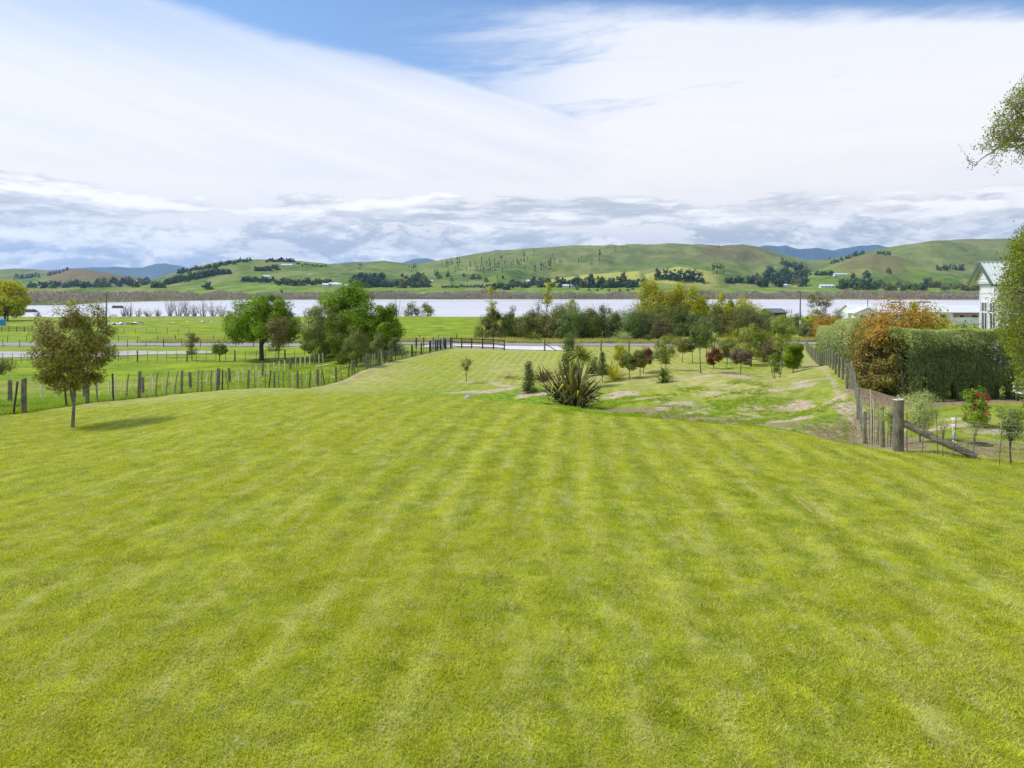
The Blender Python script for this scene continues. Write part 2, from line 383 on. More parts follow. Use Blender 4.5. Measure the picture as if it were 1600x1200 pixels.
def hit(px, py, dmin=680.0, dmax=4200.0):
    """first ground point met looking along photo column px, row py (far hills)"""
    Ys = np.geomspace(dmin, dmax, 1400); u = (px-800)/FPX; s = (HOR-py)/FPX
    h = H(u*Ys, Ys); k = np.nonzero(h > s*Ys)[0]
    if len(k) == 0:
        k = [int(np.argmax(h/Ys))]
    y = Ys[k[0]]; return Vector((u*y, y, float(h[k[0]])))

# ------------------------------------------------------------------ ground materials
def lawn_colour(N, P):
    """mown lawn: stripes, dry thatch and lush clumps, as functions of world position"""
    sp = N.n('ShaderNodeSeparateXYZ', {0: P}); x, y, z = sp.outputs
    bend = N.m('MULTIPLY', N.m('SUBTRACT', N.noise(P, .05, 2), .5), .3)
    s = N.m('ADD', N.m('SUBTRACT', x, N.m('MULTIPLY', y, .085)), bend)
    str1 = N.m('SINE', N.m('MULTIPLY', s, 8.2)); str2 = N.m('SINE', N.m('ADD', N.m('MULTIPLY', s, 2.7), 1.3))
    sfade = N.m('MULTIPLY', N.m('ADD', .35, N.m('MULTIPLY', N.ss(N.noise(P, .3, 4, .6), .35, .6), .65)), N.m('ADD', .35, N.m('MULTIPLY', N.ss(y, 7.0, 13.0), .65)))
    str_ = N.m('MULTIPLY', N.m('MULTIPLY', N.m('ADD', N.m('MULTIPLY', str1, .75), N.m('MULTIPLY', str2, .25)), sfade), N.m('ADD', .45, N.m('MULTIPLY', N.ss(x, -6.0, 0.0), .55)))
    sn = N.xyz(N.m('MULTIPLY', s, 3.0), N.m('MULTIPLY', y, .55), 0.0)
    dry = N.ss(N.noise(sn, 1.0, 6, .7), .44, .70)
    lines = N.ss(N.noise(N.xyz(N.m('MULTIPLY', s, 9.0), N.m('MULTIPLY', y, .35), 4.0), 1.0, 3, .5), .64, .72)
    lines = N.m('MULTIPLY', lines, N.ss(x, -1.0, 4.0))
    big = N.noise(P, .35, 5, .65)
    mid = N.noise(P, 2.0, 6, .72)
    fine = N.noise(P, 13.0, 5, .75)
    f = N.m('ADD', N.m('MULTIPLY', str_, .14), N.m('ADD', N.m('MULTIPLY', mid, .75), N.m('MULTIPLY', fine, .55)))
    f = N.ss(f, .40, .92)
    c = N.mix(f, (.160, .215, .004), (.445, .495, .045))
    c = N.mix(N.m('MULTIPLY', N.ss(big, .46, .62), .55), c, (.31, .335, .006))
    c = N.mix(N.m('MULTIPLY', dry, .42), c, (.56, .55, .25))
    c = N.mix(N.m('MULTIPLY', N.ss(N.noise(P, 4.5, 5, .75), .56, .68), .42), c, (.52, .57, .29))
    c = N.mix(N.m('MULTIPLY', lines, .45), c, (.58, .50, .26))
    c = N.mix(N.m('MULTIPLY', N.ss(N.noise(N.add(P, (7.0, 3.0, 0.0)), 1.1, 6, .75), .56, .66), .45), c, (.14, .20, .004))
    c = N.mix(N.m('MULTIPLY', N.ss(N.noise(P, 9.0, 5, .8), .60, .72), .6), c, (.10, .135, .004))
    return c
def ground_mat(N, m):
    g = N.n('ShaderNodeNewGeometry'); P = g.outputs['Position']
    z = N.n('ShaderNodeAttribute', attribute_name='zone'); zs = N.n('ShaderNodeSeparateColor', {0: z.outputs['Color']})
    past, bare, mulch = zs.outputs; verge = z.outputs['Alpha']
    c = lawn_colour(N, P)
    pn = N.m('ADD', N.m('MULTIPLY', N.noise(P, .22, 5, .65), .6), N.m('MULTIPLY', N.noise(P, 2.2, 5, .7), .4))
    pc = N.mix(N.ss(pn, .38, .62), (.115, .200, .003), (.31, .40, .010))
    pc = N.mix(N.m('MULTIPLY', N.ss(N.noise(N.mul(P, (.02, .09, 1.0)), 1.0, 5, .65), .50, .66), .55), pc, (.36, .35, .06))
    c = N.mix(past, c, pc)
    vc = N.mix(N.ss(N.noise(P, .9, 6, .7), .4, .62), (.20, .21, .07), (.44, .38, .20))
    c = N.mix(verge, c, vc)
    dry = N.n('ShaderNodeAttribute', attribute_name='dry').outputs['Fac']; lush = N.n('ShaderNodeAttribute', attribute_name='lush').outputs['Fac']
    dc = N.mix(N.ss(N.noise(P, 1.3, 6, .72), .38, .62), (.30, .30, .055), (.54, .48, .21))
    c = N.mix(N.m('MULTIPLY', dry, .85), c, dc)
    lc = N.mix(N.ss(N.noise(P, 2.6, 6, .72), .35, .62), (.075, .15, .008), (.26, .38, .012))
    c = N.mix(lush, c, lc)
    edge = N.noise(P, 3.5, 6, .75)
    bm = N.ss(N.m('ADD', bare, N.m('MULTIPLY', N.m('SUBTRACT', edge, .5), 1.5)), .36, .80)
    bc = N.mix(N.ss(N.noise(P, 6.0, 6, .75), .35, .65), (.36, .28, .17), (.66, .54, .38))
    c = N.mix(bm, c, bc)
    mm = N.ss(N.m('ADD', mulch, N.m('MULTIPLY', N.m('SUBTRACT', edge, .5), 1.5)), .36, .80)
    mc = N.mix(N.ss(N.noise(P, 8.0, 6, .75), .35, .68), (.17, .12, .065), (.48, .37, .23))
    c = N.mix(mm, c, mc)
    h = N.m('ADD', N.noise(P, 22, 4, .8), N.m('MULTIPLY', N.noise(P, 5.0, 4, .7), 1.5))
    bp = N.n('ShaderNodeBump', {'Strength': .8, 'Distance': .045, 'Height': h})
    principled(N, **{'Base Color': c, 'Roughness': .85, 'Specular IOR Level': .15, 'Normal': bp.outputs[0]})
M['ground'] = mat('grass_and_soil', ground_mat)
def blade_mat(N, m):
    g = N.n('ShaderNodeNewGeometry'); P = g.outputs['Position']
    c = lawn_colour(N, P)
    r = g.outputs['Random Per Island']
    c = N.mix(N.m('MULTIPLY', r, .35), c, (.52, .58, .05))
    c = N.mix(1.0, c, (1.68, 1.54, 1.35, 1), 'MULTIPLY')
    ir = N.n('ShaderNodeObjectInfo').outputs['Random']
    c = N.n('ShaderNodeHueSaturation', {'Hue': N.m('ADD', .485, N.m('MULTIPLY', N.m('FRACT', N.m('MULTIPLY', ir, 7.7)), .03)), 'Saturation': 1.0, 'Value': N.m('ADD', .76, N.m('MULTIPLY', ir, .50)), 'Color': c}).outputs[0]
    c = N.mix(N.m('MULTIPLY', N.m('LESS_THAN', N.m('FRACT', N.m('MULTIPLY', ir, 31.3)), .12), .6), c, (.80, .70, .40))
    c = N.mix(N.m('MULTIPLY', N.m('LESS_THAN', N.m('FRACT', N.m('MULTIPLY', ir, 53.9)), .08), .6), c, (.10, .16, .02))
    c = N.mix(N.m('LESS_THAN', N.m('FRACT', N.m('MULTIPLY', r, 13.7)), .13), c, (.90, .74, .46))
    p = N.n('ShaderNodeBsdfPrincipled', {'Base Color': c, 'Roughness': .45, 'Specular IOR Level': .3})
    t = N.n('ShaderNodeBsdfTranslucent', {'Color': N.mix(.3, c, (.62, .68, .02))})
    mx = N.n('ShaderNodeMixShader', {0: .45, 1: p.outputs[0], 2: t.outputs[0]})
    N.n('ShaderNodeOutputMaterial', {'Surface': mx.outputs[0]})
M['blade'] = mat('grass_blades', blade_mat)

# ------------------------------------------------------------------ the near ground
def ellipse_mask(X, Y, spots):
    m = np.zeros_like(X)
    for px, d, rx, ry, rot in spots:
        cx = (px-800)/FPX*d; cy = d; c, s = math.cos(rot), math.sin(rot)
        dx = X-cx; dy = Y-cy; a = (dx*c+dy*s)/rx; b = (-dx*s+dy*c)/ry
        m = np.maximum(m, np.clip(1.75-np.sqrt(a*a+b*b)*(1+.5*fbm(X*1.3+px, Y*1.3, 3, 6)), 0, 1))
    return np.clip(m*(.82+.5*fbm(X*2.2, Y*2.2, 3, 16)), 0, 1)
def build_ground():
    Ys = np.concatenate([np.arange(-10, 10, .25), np.geomspace(10, 305, 620)])
    us = np.linspace(-1.25, 1.25, 760)
    half = np.where(Ys > 14, Ys, 14 + 0*Ys)
    X = half[:, None]*us[None]; Y = np.repeat(Ys[:, None], len(us), 1)
    Z = H_near(X, Y)
    nr, nc = X.shape
    idx = np.arange(nr*nc).reshape(nr, nc)
    Q = np.stack([idx[:-1, :-1], idx[:-1, 1:], idx[1:, 1:], idx[1:, :-1]], -1).reshape(-1, 4)
    me = np_mesh('ground', np.stack([X, Y, Z], -1).reshape(-1, 3), Q, M['ground'], True)
    L = fenceL(Y)-X            # >0 : left of the left boundary fence
    R = X-fenceR(Y)            # >0 : right of the right boundary fence
    wob = .35*fbm(X*.9, Y*.9, 3, 9)
    past = sst(L+wob*.3, -.1, .25)
    past = np.maximum(past, sst(Y, 121.5, 124))
    past = np.maximum(past, .55*sst(X, 1.0, 4)*sst(Y, 25.5, 27.5)*sst(Y, 45, 36)*(R < 0))       # rough mound front
    swale = np.exp(-((X+1.0)/5.5)**2-((Y-42)/9.0)**2)
    past = np.maximum(past, .7*swale)
    past = np.maximum(past, .75*sst(R, .2, .8)*sst(Y, 40, 30))
    past = np.maximum(past, sst(R, .2, .8)*sst(Y, 60, 70))
    bare = np.exp(-((L+.42)/.30)**2)*sst(Y, 24, 27)*(.55+.45*sst(Y, 45, 60))*sst(Y, 93, 88)
    bare = np.maximum(bare, ellipse_mask(X, Y, [(1062, 35.5, .95, 1.5, .3), (1045, 34.2, .5, .9, 0), (1125, 38.5, 1.0, .8, -.5), (1197, 37.5, .8, .75, 0), (1240, 33, .75, .8, .1),
        (1115, 30.5, .6, .7, 0), (1021, 33.0, .35, .6, 0), (1297, 31.0, .7, .8, 0), (1165, 31.5, .5, .6, 0), (815, 38.0, .9, 2.6, .5), (842, 39, .5, 1.6, .5), (760, 50.5, 2.0, 1.1, 0), (785, 55, .45, 3.2, .25), (835, 46.2, 1.3, .5, .2),
        (1164, 46, 1.2, 1.2, 0), (970, 42, 1.0, 1.2, 0), (1215, 44, 1.2, .9, 0), (1180, 33.5, .8, .6, 0), (1085, 33.2, .7, .5, 0), (1250, 36.5, .8, .6, 0), (1150, 41, 1.1, .6, 0), (1020, 38.5, .9, .6, 0), (1230, 29.5, .9, .5, 0), (1270, 38, .9, .6, 0), (945, 34.5, 1.6, .9, 0), (1310, 26.5, 1.2, 1.6, 0), (1270, 26.5, 1.0, .8, 0), (1330, 29, .5, 1.2, 0), (728, 57.5, .7, .7, 0), (1075, 47, 1.5, .8, 0),
        (1565, 20.5, .8, .6, 0), (1455, 24, 1.0, .5, 0), (1490, 22, .9, .4, .2), (1395, 19.0, .35, .8, 0), (1505, 23.5, .6, .5, 0)]))
    bare = np.maximum(bare, .62*np.exp(-((R+.45)/.30)**2)*sst(Y, 27, 30))
    foot = 33.0-(X-5.7)*1.12      # dry bank at the foot of the mound
    mul = np.exp(-((Y-foot-.7)/2.1)**2)*sst(X, 2.8, 5)*(R < 1.0)*1.05*(.8+.6*fbm(X*.7, Y*.7, 3, 14))
    mul = np.maximum(mul, sst(R, -.55, -.1)*sst(R, 1.6, .6)*sst(Y, 17, 19)*sst(Y, 32, 27)*.75)
    mul = np.maximum(mul, sst(X, 13.2, 14.4)*np.exp(-((Y-30.6)/1.9)**2)*1.0)
    mul = np.maximum(mul, sst(X, 9.0, 9.6)*np.exp(-((Y-(18.0-(X-9.5)*.32))/.38)**2)*.8)
    mul = np.maximum(mul, ellipse_mask(X, Y, [(1530, 18.6, 1.0, .9, 0), (1375, 22.5, .7, 1.5, 0), (1345, 27, .6, 1.4, 0), (893, 36, .9, .8, 0), (1213, 45.6, .6, .6, 0), (826, 47, .6, .6, 0)])*.9)
    verge = sst(Y, 119.5, 120.5)*sst(Y, 130, 124)*sst(X, -22, -16)
    verge = np.maximum(verge, .55*sst(Y, 119.5, 120.5)*sst(Y, 126, 122))
    verge = np.maximum(verge, .5*sst(Y, 105, 110)*sst(Y, 112, 111))
    verge = np.maximum(verge, .6*sst(Y, 212, 232)*sst(X, -40, -60)*sst(fbm(X*.02, Y*.05, 3, 2), -.2, .2))
    verge = np.maximum(verge, .65*sst(Y, 255, 268))
    crest = sst(Y-(27.5-.42*X*(X > 0)), 0, 5)
    dry = crest*(L < 0)*(R < .2)*np.clip(.42+.9*fbm(X*.16, Y*.10, 4, 61)-.9*swale, 0, 1)
    dry = np.maximum(dry, .45*(R > .3)*np.clip(.3+fbm(X*.5, Y*.4, 3, 62), 0, 1)*(Y < 30))
    da = me.attributes.new('dry', 'FLOAT', 'POINT'); da.data.foreach_set('value', dry.astype(np.float32).ravel())
    lush = np.clip(swale*1.2, 0, 1)+.8*sst(X, 2, 5)*sst(Y, 26, 28)*sst(Y, 40, 33)*(R < 0)*np.clip(.5+1.2*fbm(X*.5, Y*.5, 3, 63), 0, 1)
    la_ = me.attributes.new('lush', 'FLOAT', 'POINT'); la_.data.foreach_set('value', np.clip(lush, 0, 1).astype(np.float32).ravel())
    at_ = me.color_attributes.new('zone', 'FLOAT_COLOR', 'POINT')
    at_.data.foreach_set('color', np.stack([past, bare, mul, verge], -1).astype(np.float32).ravel())
    o = mobj('ground', me); tag(o, kind='structure')
build_ground()

# ------------------------------------------------------------------ hills, mountains, lake
def hill_mat(N, m):
    g = N.n('ShaderNodeNewGeometry'); P = g.outputs['Position']
    sp = N.n('ShaderNodeSeparateXYZ', {0: P}); nsp = N.n('ShaderNodeSeparateXYZ', {0: g.outputs['Normal']})
    Pf = N.mul(P, (1, 1, .5))
    a = N.noise(Pf, .0045, 5, .6); b = N.noise(Pf, .03, 5, .65); s = N.noise(N.mul(P, (1.0, .35, 3.0)), .012, 5, .65)
    c = N.mix(N.ss(N.m('ADD', N.m('MULTIPLY', a, .6), N.m('MULTIPLY', b, .4)), .38, .62), (.070, .135, .022), (.20, .275, .045))
    c = N.mix(N.m('MULTIPLY', N.ss(s, .46, .66), .7), c, (.33, .31, .12))
    hz = N.ss(sp.outputs[2], 15.0, 100.0)
    c = N.mix(N.m('MULTIPLY', hz, .4), c, (.23, .22, .095))
    z = N.n('ShaderNodeAttribute', attribute_name='zone'); zs = N.n('ShaderNodeSeparateColor', {0: z.outputs['Color']})
    c = N.mix(zs.outputs[0], c, (.42, .41, .10)); c = N.mix(zs.outputs[1], c, N.mix(N.ss(b, .4, .6), (.135, .225, .035), (.24, .31, .06))); c = N.mix(zs.outputs[2], c, (.205, .145, .085))
    c = N.mix(N.m('MULTIPLY', N.ss(N.noise(P, .045, 5, .7), .58, .68), .55), c, (.045, .075, .02))
    bp = N.n('ShaderNodeBump', {'Strength': 1.0, 'Distance': 8.0, 'Height': N.noise(N.mul(P, (1, .5, 1)), .02, 6, .6)})
    principled(N, **{'Base Color': c, 'Roughness': .95, 'Specular IOR Level': .1, 'Normal': bp.outputs[0]})
M['hill'] = mat('hill_pasture', hill_mat)
def build_hills():
    Ys = np.concatenate([np.geomspace(365, 800, 70), np.geomspace(806, 4600, 330)])
    us = np.linspace(-1.15, 1.15, 900)
    Y = np.repeat(Ys[:, None], len(us), 1); X = Y*us[None]
    Z = H_far(X, Y); nr, nc = X.shape
    idx = np.arange(nr*nc).reshape(nr, nc)
    Q = np.stack([idx[:-1, :-1], idx[:-1, 1:], idx[1:, 1:], idx[1:, :-1]], -1).reshape(-1, 4)
    me = np_mesh('hills', np.stack([X, Y, Z], -1).reshape(-1, 3), Q, M['hill'], True)
    px = X/Y*FPX+800
    yel = sst(px, 800, 860)*sst(px, 1140, 1090)*sst(Z, -2, 9)*sst(Y, 1000, 1080)*sst(Y, 1560, 1480)
    yel = yel*sst(fbm(X/60, Y/60, 4, 4), -.7, .1)
    green = np.maximum(sst(Y, 830, 930)*sst(Y, 1150, 1080)*sst(px, 200, 300), .8*sst(px, 1340, 1400)*sst(Y, 1500, 1350)*sst(Y, 900, 1000))
    br = sst(px, 60, 90)*sst(px, 300, 240)*sst(Y, 1900, 2100)*.85
    br = np.maximum(br, .55*sst(px, 1290, 1330)*sst(px, 1440, 1390)*sst(Y, 1500, 1650)*sst(Y, 1950, 1850))
    br = np.maximum(br, .5*sst(px, 1070, 1110)*sst(px, 1220, 1160)*sst(Z, 60, 90))
    at_ = me.color_attributes.new('zone', 'FLOAT_COLOR', 'POINT')
    at_.data.foreach_set('color', np.stack([yel, green, br, yel*0], -1).astype(np.float32).ravel())
    tag(mobj('hills', me), kind='structure')
    # far ranges
    prof = [(9500, [(-900, 420), (-100, 421), (60, 422), (130, 419), (180, 416.5), (205, 418), (222, 417.5), (240, 412), (258, 410.5), (275, 414), (300, 421), (400, 424),
                    (480, 413), (510, 412.5), (555, 409), (590, 411), (620, 412), (650, 404.5), (665, 404), (690, 408), (760, 414), (900, 412), (2600, 414)]),
            (11500, [(-900, 440), (1000, 430), (1140, 400), (1195, 383.5), (1215, 385), (1227, 383.5), (1250, 388.5), (1275, 387), (1300, 391), (1325, 388), (1345, 383.5), (1372, 382), (1395, 387), (1450, 396), (1700, 390), (2600, 400)])]
    V = []; Q = []; b = 0
    us = np.linspace(-1.15, 1.15, 1100)
    for D, pr in prof:
        pr = np.array(pr, float); pxs = us*FPX+800
        zr = (HOR-np.interp(pxs, pr[:, 0], pr[:, 1]))/FPX*D + 16*fbm(us*60, us*0+D, 4, 13)
        ts = np.concatenate([np.linspace(0, 1, 16), [.6, 0]])
        yo = np.concatenate([np.linspace(-2600, 0, 16), [700, 1500]])
        Yg = D+yo[:, None]+0*us[None]; Xg = us[None]*D*(Yg/D)
        t2 = (ts**1.3)[:, None]
        Zg = -40 + (zr[None]+40)*t2 + 90*4*t2*(1-t2)*fbm(Xg/900, Yg/900, 5, 77)
        nr, nc = Xg.shape; idx = np.arange(nr*nc).reshape(nr, nc)+b
        V.append(np.stack([Xg, Yg, Zg], -1).reshape(-1, 3)); Q.append(np.stack([idx[:-1, :-1], idx[:-1, 1:], idx[1:, 1:], idx[1:, :-1]], -1).reshape(-1, 4)); b += nr*nc
    # plain floor between the hills and the ranges
    me = np_mesh('mountains', np.concatenate(V), np.concatenate(Q), plain('hazed_forest_mountain', (.055, .095, .085), .95, .25, .002), True)  # forest tone pushed bluer to stand in for some distance haze
    tag(mobj('mountains', me), kind='structure')
build_hills()
def water(N, m):
    g = N.n('ShaderNodeNewGeometry'); P = g.outputs['Position']
    n = N.noise(N.mul(P, (.35, 1.0, 1.0)), 1.1, 4, .6)
    bp = N.n('ShaderNodeBump', {'Strength': .55, 'Distance': .12, 'Height': n})
    c = N.mix(N.ss(N.noise(N.mul(P, (.004, .05, 1)), 1.0, 3), .4, .6), (.60, .58, .60), (.66, .65, .67))  # pale base colour stands in for bright sky reflected by ripples
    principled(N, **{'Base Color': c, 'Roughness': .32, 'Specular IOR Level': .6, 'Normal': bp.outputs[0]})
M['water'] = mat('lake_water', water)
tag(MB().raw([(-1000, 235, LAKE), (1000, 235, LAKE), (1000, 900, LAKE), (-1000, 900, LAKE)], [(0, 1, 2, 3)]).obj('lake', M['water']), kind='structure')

# road, gravel yard and driveway
def gravel(c1, c2, sc):
    def b(N, m):
        P = N.n('ShaderNodeNewGeometry').outputs['Position']
        n = N.m('ADD', N.m('MULTIPLY', N.noise(P, sc, 6, .75), .5), N.m('MULTIPLY', N.noise(N.mul(P, (.1, .8, 1)), .6, 4, .6), .5))
        principled(N, **{'Base Color': N.mix(N.ss(n, .38, .62), c1, c2), 'Roughness': .9})
    return b
M['road'] = mat('chipseal', gravel((.24, .23, .235), (.36, .35, .35), 3.0))
M['gravel'] = mat('pale_gravel', gravel((.34, .32, .29), (.50, .47, .43), 2.0))
M['drive'] = mat('bright_gravel_drive', gravel((.60, .58, .55), (.76, .74, .71), 2.0))
def strip(name, xs, edge0, edge1, m, ny=5, dz=.02, z_of=None):
    X = []; Y = []
    ts = np.linspace(0, 1, ny)
    xs = np.asarray(xs, float); e0 = edge0(xs); e1 = edge1(xs)
    Yg = e0[None]*(1-ts[:, None])+e1[None]*ts[:, None]; Xg = np.repeat(xs[None], ny, 0)
    Zg = H(Xg, Yg)+dz
    if z_of: Zg = Zg + z_of(ts)[:, None]
    nr, nc = Xg.shape; idx = np.arange(nr*nc).reshape(nr, nc)
    Q = np.stack([idx[:-1, :-1], idx[:-1, 1:], idx[1:, 1:], idx[1:, :-1]], -1).reshape(-1, 4)
    return tag(mobj(name, np_mesh(name, np.stack([Xg, Yg, Zg], -1).reshape(-1, 3), Q, m, True)), kind='structure')
strip('road', np.linspace(-170, 170, 240), lambda x: 112.5+0*x, lambda x: 119+0*x, M['road'], 7, .06, lambda t: .10*(1-(2*t-1)**2))
strip('driveway', np.linspace(-12.5, 7, 60), lambda x: 96.5+.25*np.abs(x)*0+ .6*np.sin(x), lambda x: 112.2+0*x, M['drive'], 24, .05)
strip('gravel_yard', np.linspace(-78, -38, 90), lambda x: 87.5+1.0*np.sin(x*.5)+np.maximum(0, (x+50)*.78), lambda x: 99.5+.6*np.sin(x*.7)-np.maximum(0, (x+44)*.12), M['gravel'], 18, .05)

# ------------------------------------------------------------------ foliage builders
def unit(v): return v/np.maximum(np.linalg.norm(v, axis=-1, keepdims=True), 1e-9)
def leaf_mesh(name, Cn, Nn, L, W, m, rs, droop=0.0):
    """one rhombic leaf per centre, long axis random in the leaf plane"""
    n = len(Cn); Nn = unit(Nn)
    t = rs.randn(n, 3); t[:, 2] -= droop; t = unit(t - (t*Nn).sum(1, keepdims=True)*Nn); b = np.cross(Nn, t)
    s = (.65+.7*rs.rand(n, 1)); L = L*s; W = W*s
    V = np.stack([Cn-t*L/2, Cn+b*W/2, Cn+t*L/2, Cn-b*W/2], 1).reshape(-1, 3)
    return np_mesh(name, V, np.arange(4*n).reshape(n, 4), m)
def crown_points(rs, n, w, h, z0, shape='round', clumps=26, cr=.22, fill=.25, lean=(0, 0), flat=.8):
    """clumped points in a crown; returns points, outward directions, clump centres"""
    cs = []
    while len(cs) < clumps:
        d = unit(rs.randn(3)); r = rs.rand()**.55
        if shape == 'round': p = np.array([d[0]*w/2, d[1]*w/2, d[2]*h/2])*(.35+.55*r); p[2] += h/2
        elif shape == 'egg':
            p = np.array([d[0]*w/2, d[1]*w/2, d[2]*h/2])*(.72*r); p[2] += h*.5
        elif shape == 'dome':       # umbrella pine: flat below, domed above
            p = np.array([d[0]*w/2*.86, d[1]*w/2*.86, abs(d[2])*h*.74])*(.55+.45*r); p[2] += h*.12
        elif shape == 'cone':
            zz = rs.rand()**1.4; rr = (1-zz)**.8*w/2*.75; a = rs.rand()*6.283; k = rs.rand()**.5
            p = np.array([math.cos(a)*rr*k, math.sin(a)*rr*k, zz*h*.94])
        elif shape == 'column':
            zz = rs.rand(); rr = w/2*.7*min(1, 4*zz+.35)*min(1, (1-zz)*3+.12); a = rs.rand()*6.283; k = rs.rand()**.5
            p = np.array([math.cos(a)*rr*k, math.sin(a)*rr*k, zz*h])
        elif shape == 'vase':
            zz = rs.rand()**.7; rr = w/2*.85*(.25+.75*zz)*(1 if zz < .8 else 1-(zz-.8)*2.2); a = rs.rand()*6.283; k = rs.rand()**.5
            p = np.array([math.cos(a)*rr*k, math.sin(a)*rr*k, zz*h])
        elif shape == 'bush':       # sits on the ground
            p = np.array([d[0]*w/2*.85, d[1]*w/2*.85, abs(d[2])*h*.86])*(.4+.55*r)
        cs.append(p)
    cs = np.array(cs)
    k = rs.randint(0, len(cs), n); R = cr*w*(.6+.8*rs.rand(len(cs)))
    d = unit(rs.randn(n, 3)); rad = (rs.rand(n, 1)**(1/3.))*(1-fill)+fill*rs.rand(n, 1)
    off = d*rad*R[k][:, None]; off[:, 2] *= flat
    P = cs[k]+off
    hz = np.percentile(P[:, 2], 99.6); rw = np.percentile(np.hypot(P[:, 0], P[:, 1]), 98.5)
    sc3 = np.array([w/2/rw, w/2/rw, h/hz]); P = P*sc3; cs = cs*sc3
    P[:, 2] = np.maximum(P[:, 2], .03*h)
    P[:, 0] += lean[0]*P[:, 2]/h; P[:, 1] += lean[1]*P[:, 2]/h
    cen = np.array([0, 0, h*.4]); out = unit(P-cen)*.8 + d*.9
    P[:, 2] += z0; cs = cs + np.array([0, 0, z0])
    cs[:, 0] += lean[0]*(cs[:, 2]-z0)/h
    return P, out, cs
TREES = []
def tree(name, label, cat, loc, w, h, z0, mt, leaf=(.10, .06), n=3000, shape='round', clumps=26, cr=.22, bark='bark', tr=.06,
         group=None, seed=0, droop=0.0, limbs=7, lean=(0, 0), flat=.8, fill=.25, stems=1, tw=.25, core=True, foliage='crown'):
    """w crown width, h total height, z0 height of the crown's underside"""
    rs = np.random.RandomState(seed+101)
    o = empty(name, loc, label, cat, group)
    ch = h-z0
    n = int(n*1.6)
    P, out, cs = crown_points(rs, n, w, ch, z0, shape, clumps, cr*1.12, fill, lean, flat)
    out = out*1.3 + .5*rs.randn(*out.shape) + np.array([0, 0, .45])
    me = leaf_mesh(foliage, P, out, leaf[0], leaf[1], M[mt], rs, droop)
    mobj(foliage, me, o)
    b = MB()
    top = Vector((lean[0]*.5, lean[1]*.5, z0+ch*.62))
    for s in range(stems):
        x0 = 0 if stems == 1 else (s-(stems-1)/2)*tr*3.2; y0 = 0 if stems == 1 else rs.uniform(-.5, .5)*tr*3
        bend = Vector((rs.uniform(-1, 1), rs.uniform(-1, 1), 0))*.022*h*(1 if stems == 1 else 2)
        base = Vector((x0, y0, -.12)); tp = top+bend*1.2+Vector((x0*3, y0*3, 0))
        mid = base.lerp(tp, .45)+bend
        b.tube([base, base.lerp(mid, .15), mid, tp], [tr*1.25, tr, tr*.72, tr*.25], 7)
        for i in range(max(2, limbs//stems)):
            c = Vector(cs[rs.randint(len(cs))]); st = base.lerp(tp, min(.92, max(.25, (z0/h if h else 0)*.8+.45*rs.rand())))
            st = mid.lerp(tp, rs.rand()*.8) if rs.rand() < .7 else st
            md = st.lerp(c, .5)+Vector((0, 0, .06*h*rs.rand()))
            b.tube([st, md, st.lerp(c, .95)], [tr*.42, tr*.28, tr*.10], 5, False)
    mobj('trunk', b.mesh('trunk', M[bark], True), o)
    return o
def blade_mesh(rs, n, length, width, spread=1.0, curl=.6, name='leaves', m=None, base=.15, seg=4, up=0.15):
    """sword leaves fanning from one base"""
    V = []; Q = []
    for i in range(n):
        a = rs.rand()*6.283; tilt = up+spread*rs.rand()**.8; L = length*(.65+.4*rs.rand()); W = width*(.7+.6*rs.rand())
        d = np.array([math.cos(a), math.sin(a), 0.]); side = np.array([-d[1], d[0], 0.])*W/2
        side = side*math.cos(.6*rs.randn()*.5) + np.array([0, 0, 1])*W/2*.3*rs.randn()
        p = d*base*rs.rand(); th = tilt; b0 = len(V); cu = curl*(.3+rs.rand())
        for s in range(seg+1):
            f = s/seg; wv = (1-.25*f) if s < seg else .08
            if s == 0: wv = .6
            V += [p-side*wv, p+side*wv]
            th2 = th+cu*f*f*2
            p = p+(d*math.sin(th2)+np.array([0, 0, 1.])*math.cos(th2))*L/seg
        for s in range(seg): k = b0+2*s; Q.append((k, k+1, k+3, k+2))
    return np_mesh(name, np.array(V), np.array(Q), m)
def twig_mesh(rs, n, w, h, m, name='branches', z0=0, rad=.02, wig=.12, seg=4, z1=1.0, k=3):
    """bare upright branches"""
    b = MB()
    for i in range(n):
        a = rs.rand()*6.283; r = w/2*rs.rand()**.6; hh = h*(.55+.45*rs.rand())*(1-.35*(r/(w/2))**2)
        pts = [Vector((math.cos(a)*r*.25, math.sin(a)*r*.25, z0*rs.rand()-.05))]
        for s in range(1, seg+1):
            f = s/seg
            pts.append(Vector((math.cos(a)*r*(.25+.75*f)+rs.randn()*wig*f, math.sin(a)*r*(.25+.75*f)+rs.randn()*wig*f, z0+(hh-z0)*f)))
        b.tube(pts, [rad*(1-.8*s/seg) for s in range(seg+1)], k, False)
        for q in range(2):
            j = rs.randint(1, seg); p = pts[j]; e = p+Vector((rs.randn()*w*.09, rs.randn()*w*.09, h*.16*(.5+rs.rand())))
            b.tube([p, e], [rad*.45, rad*.12], 3, False)
    return b.mesh(name, m)

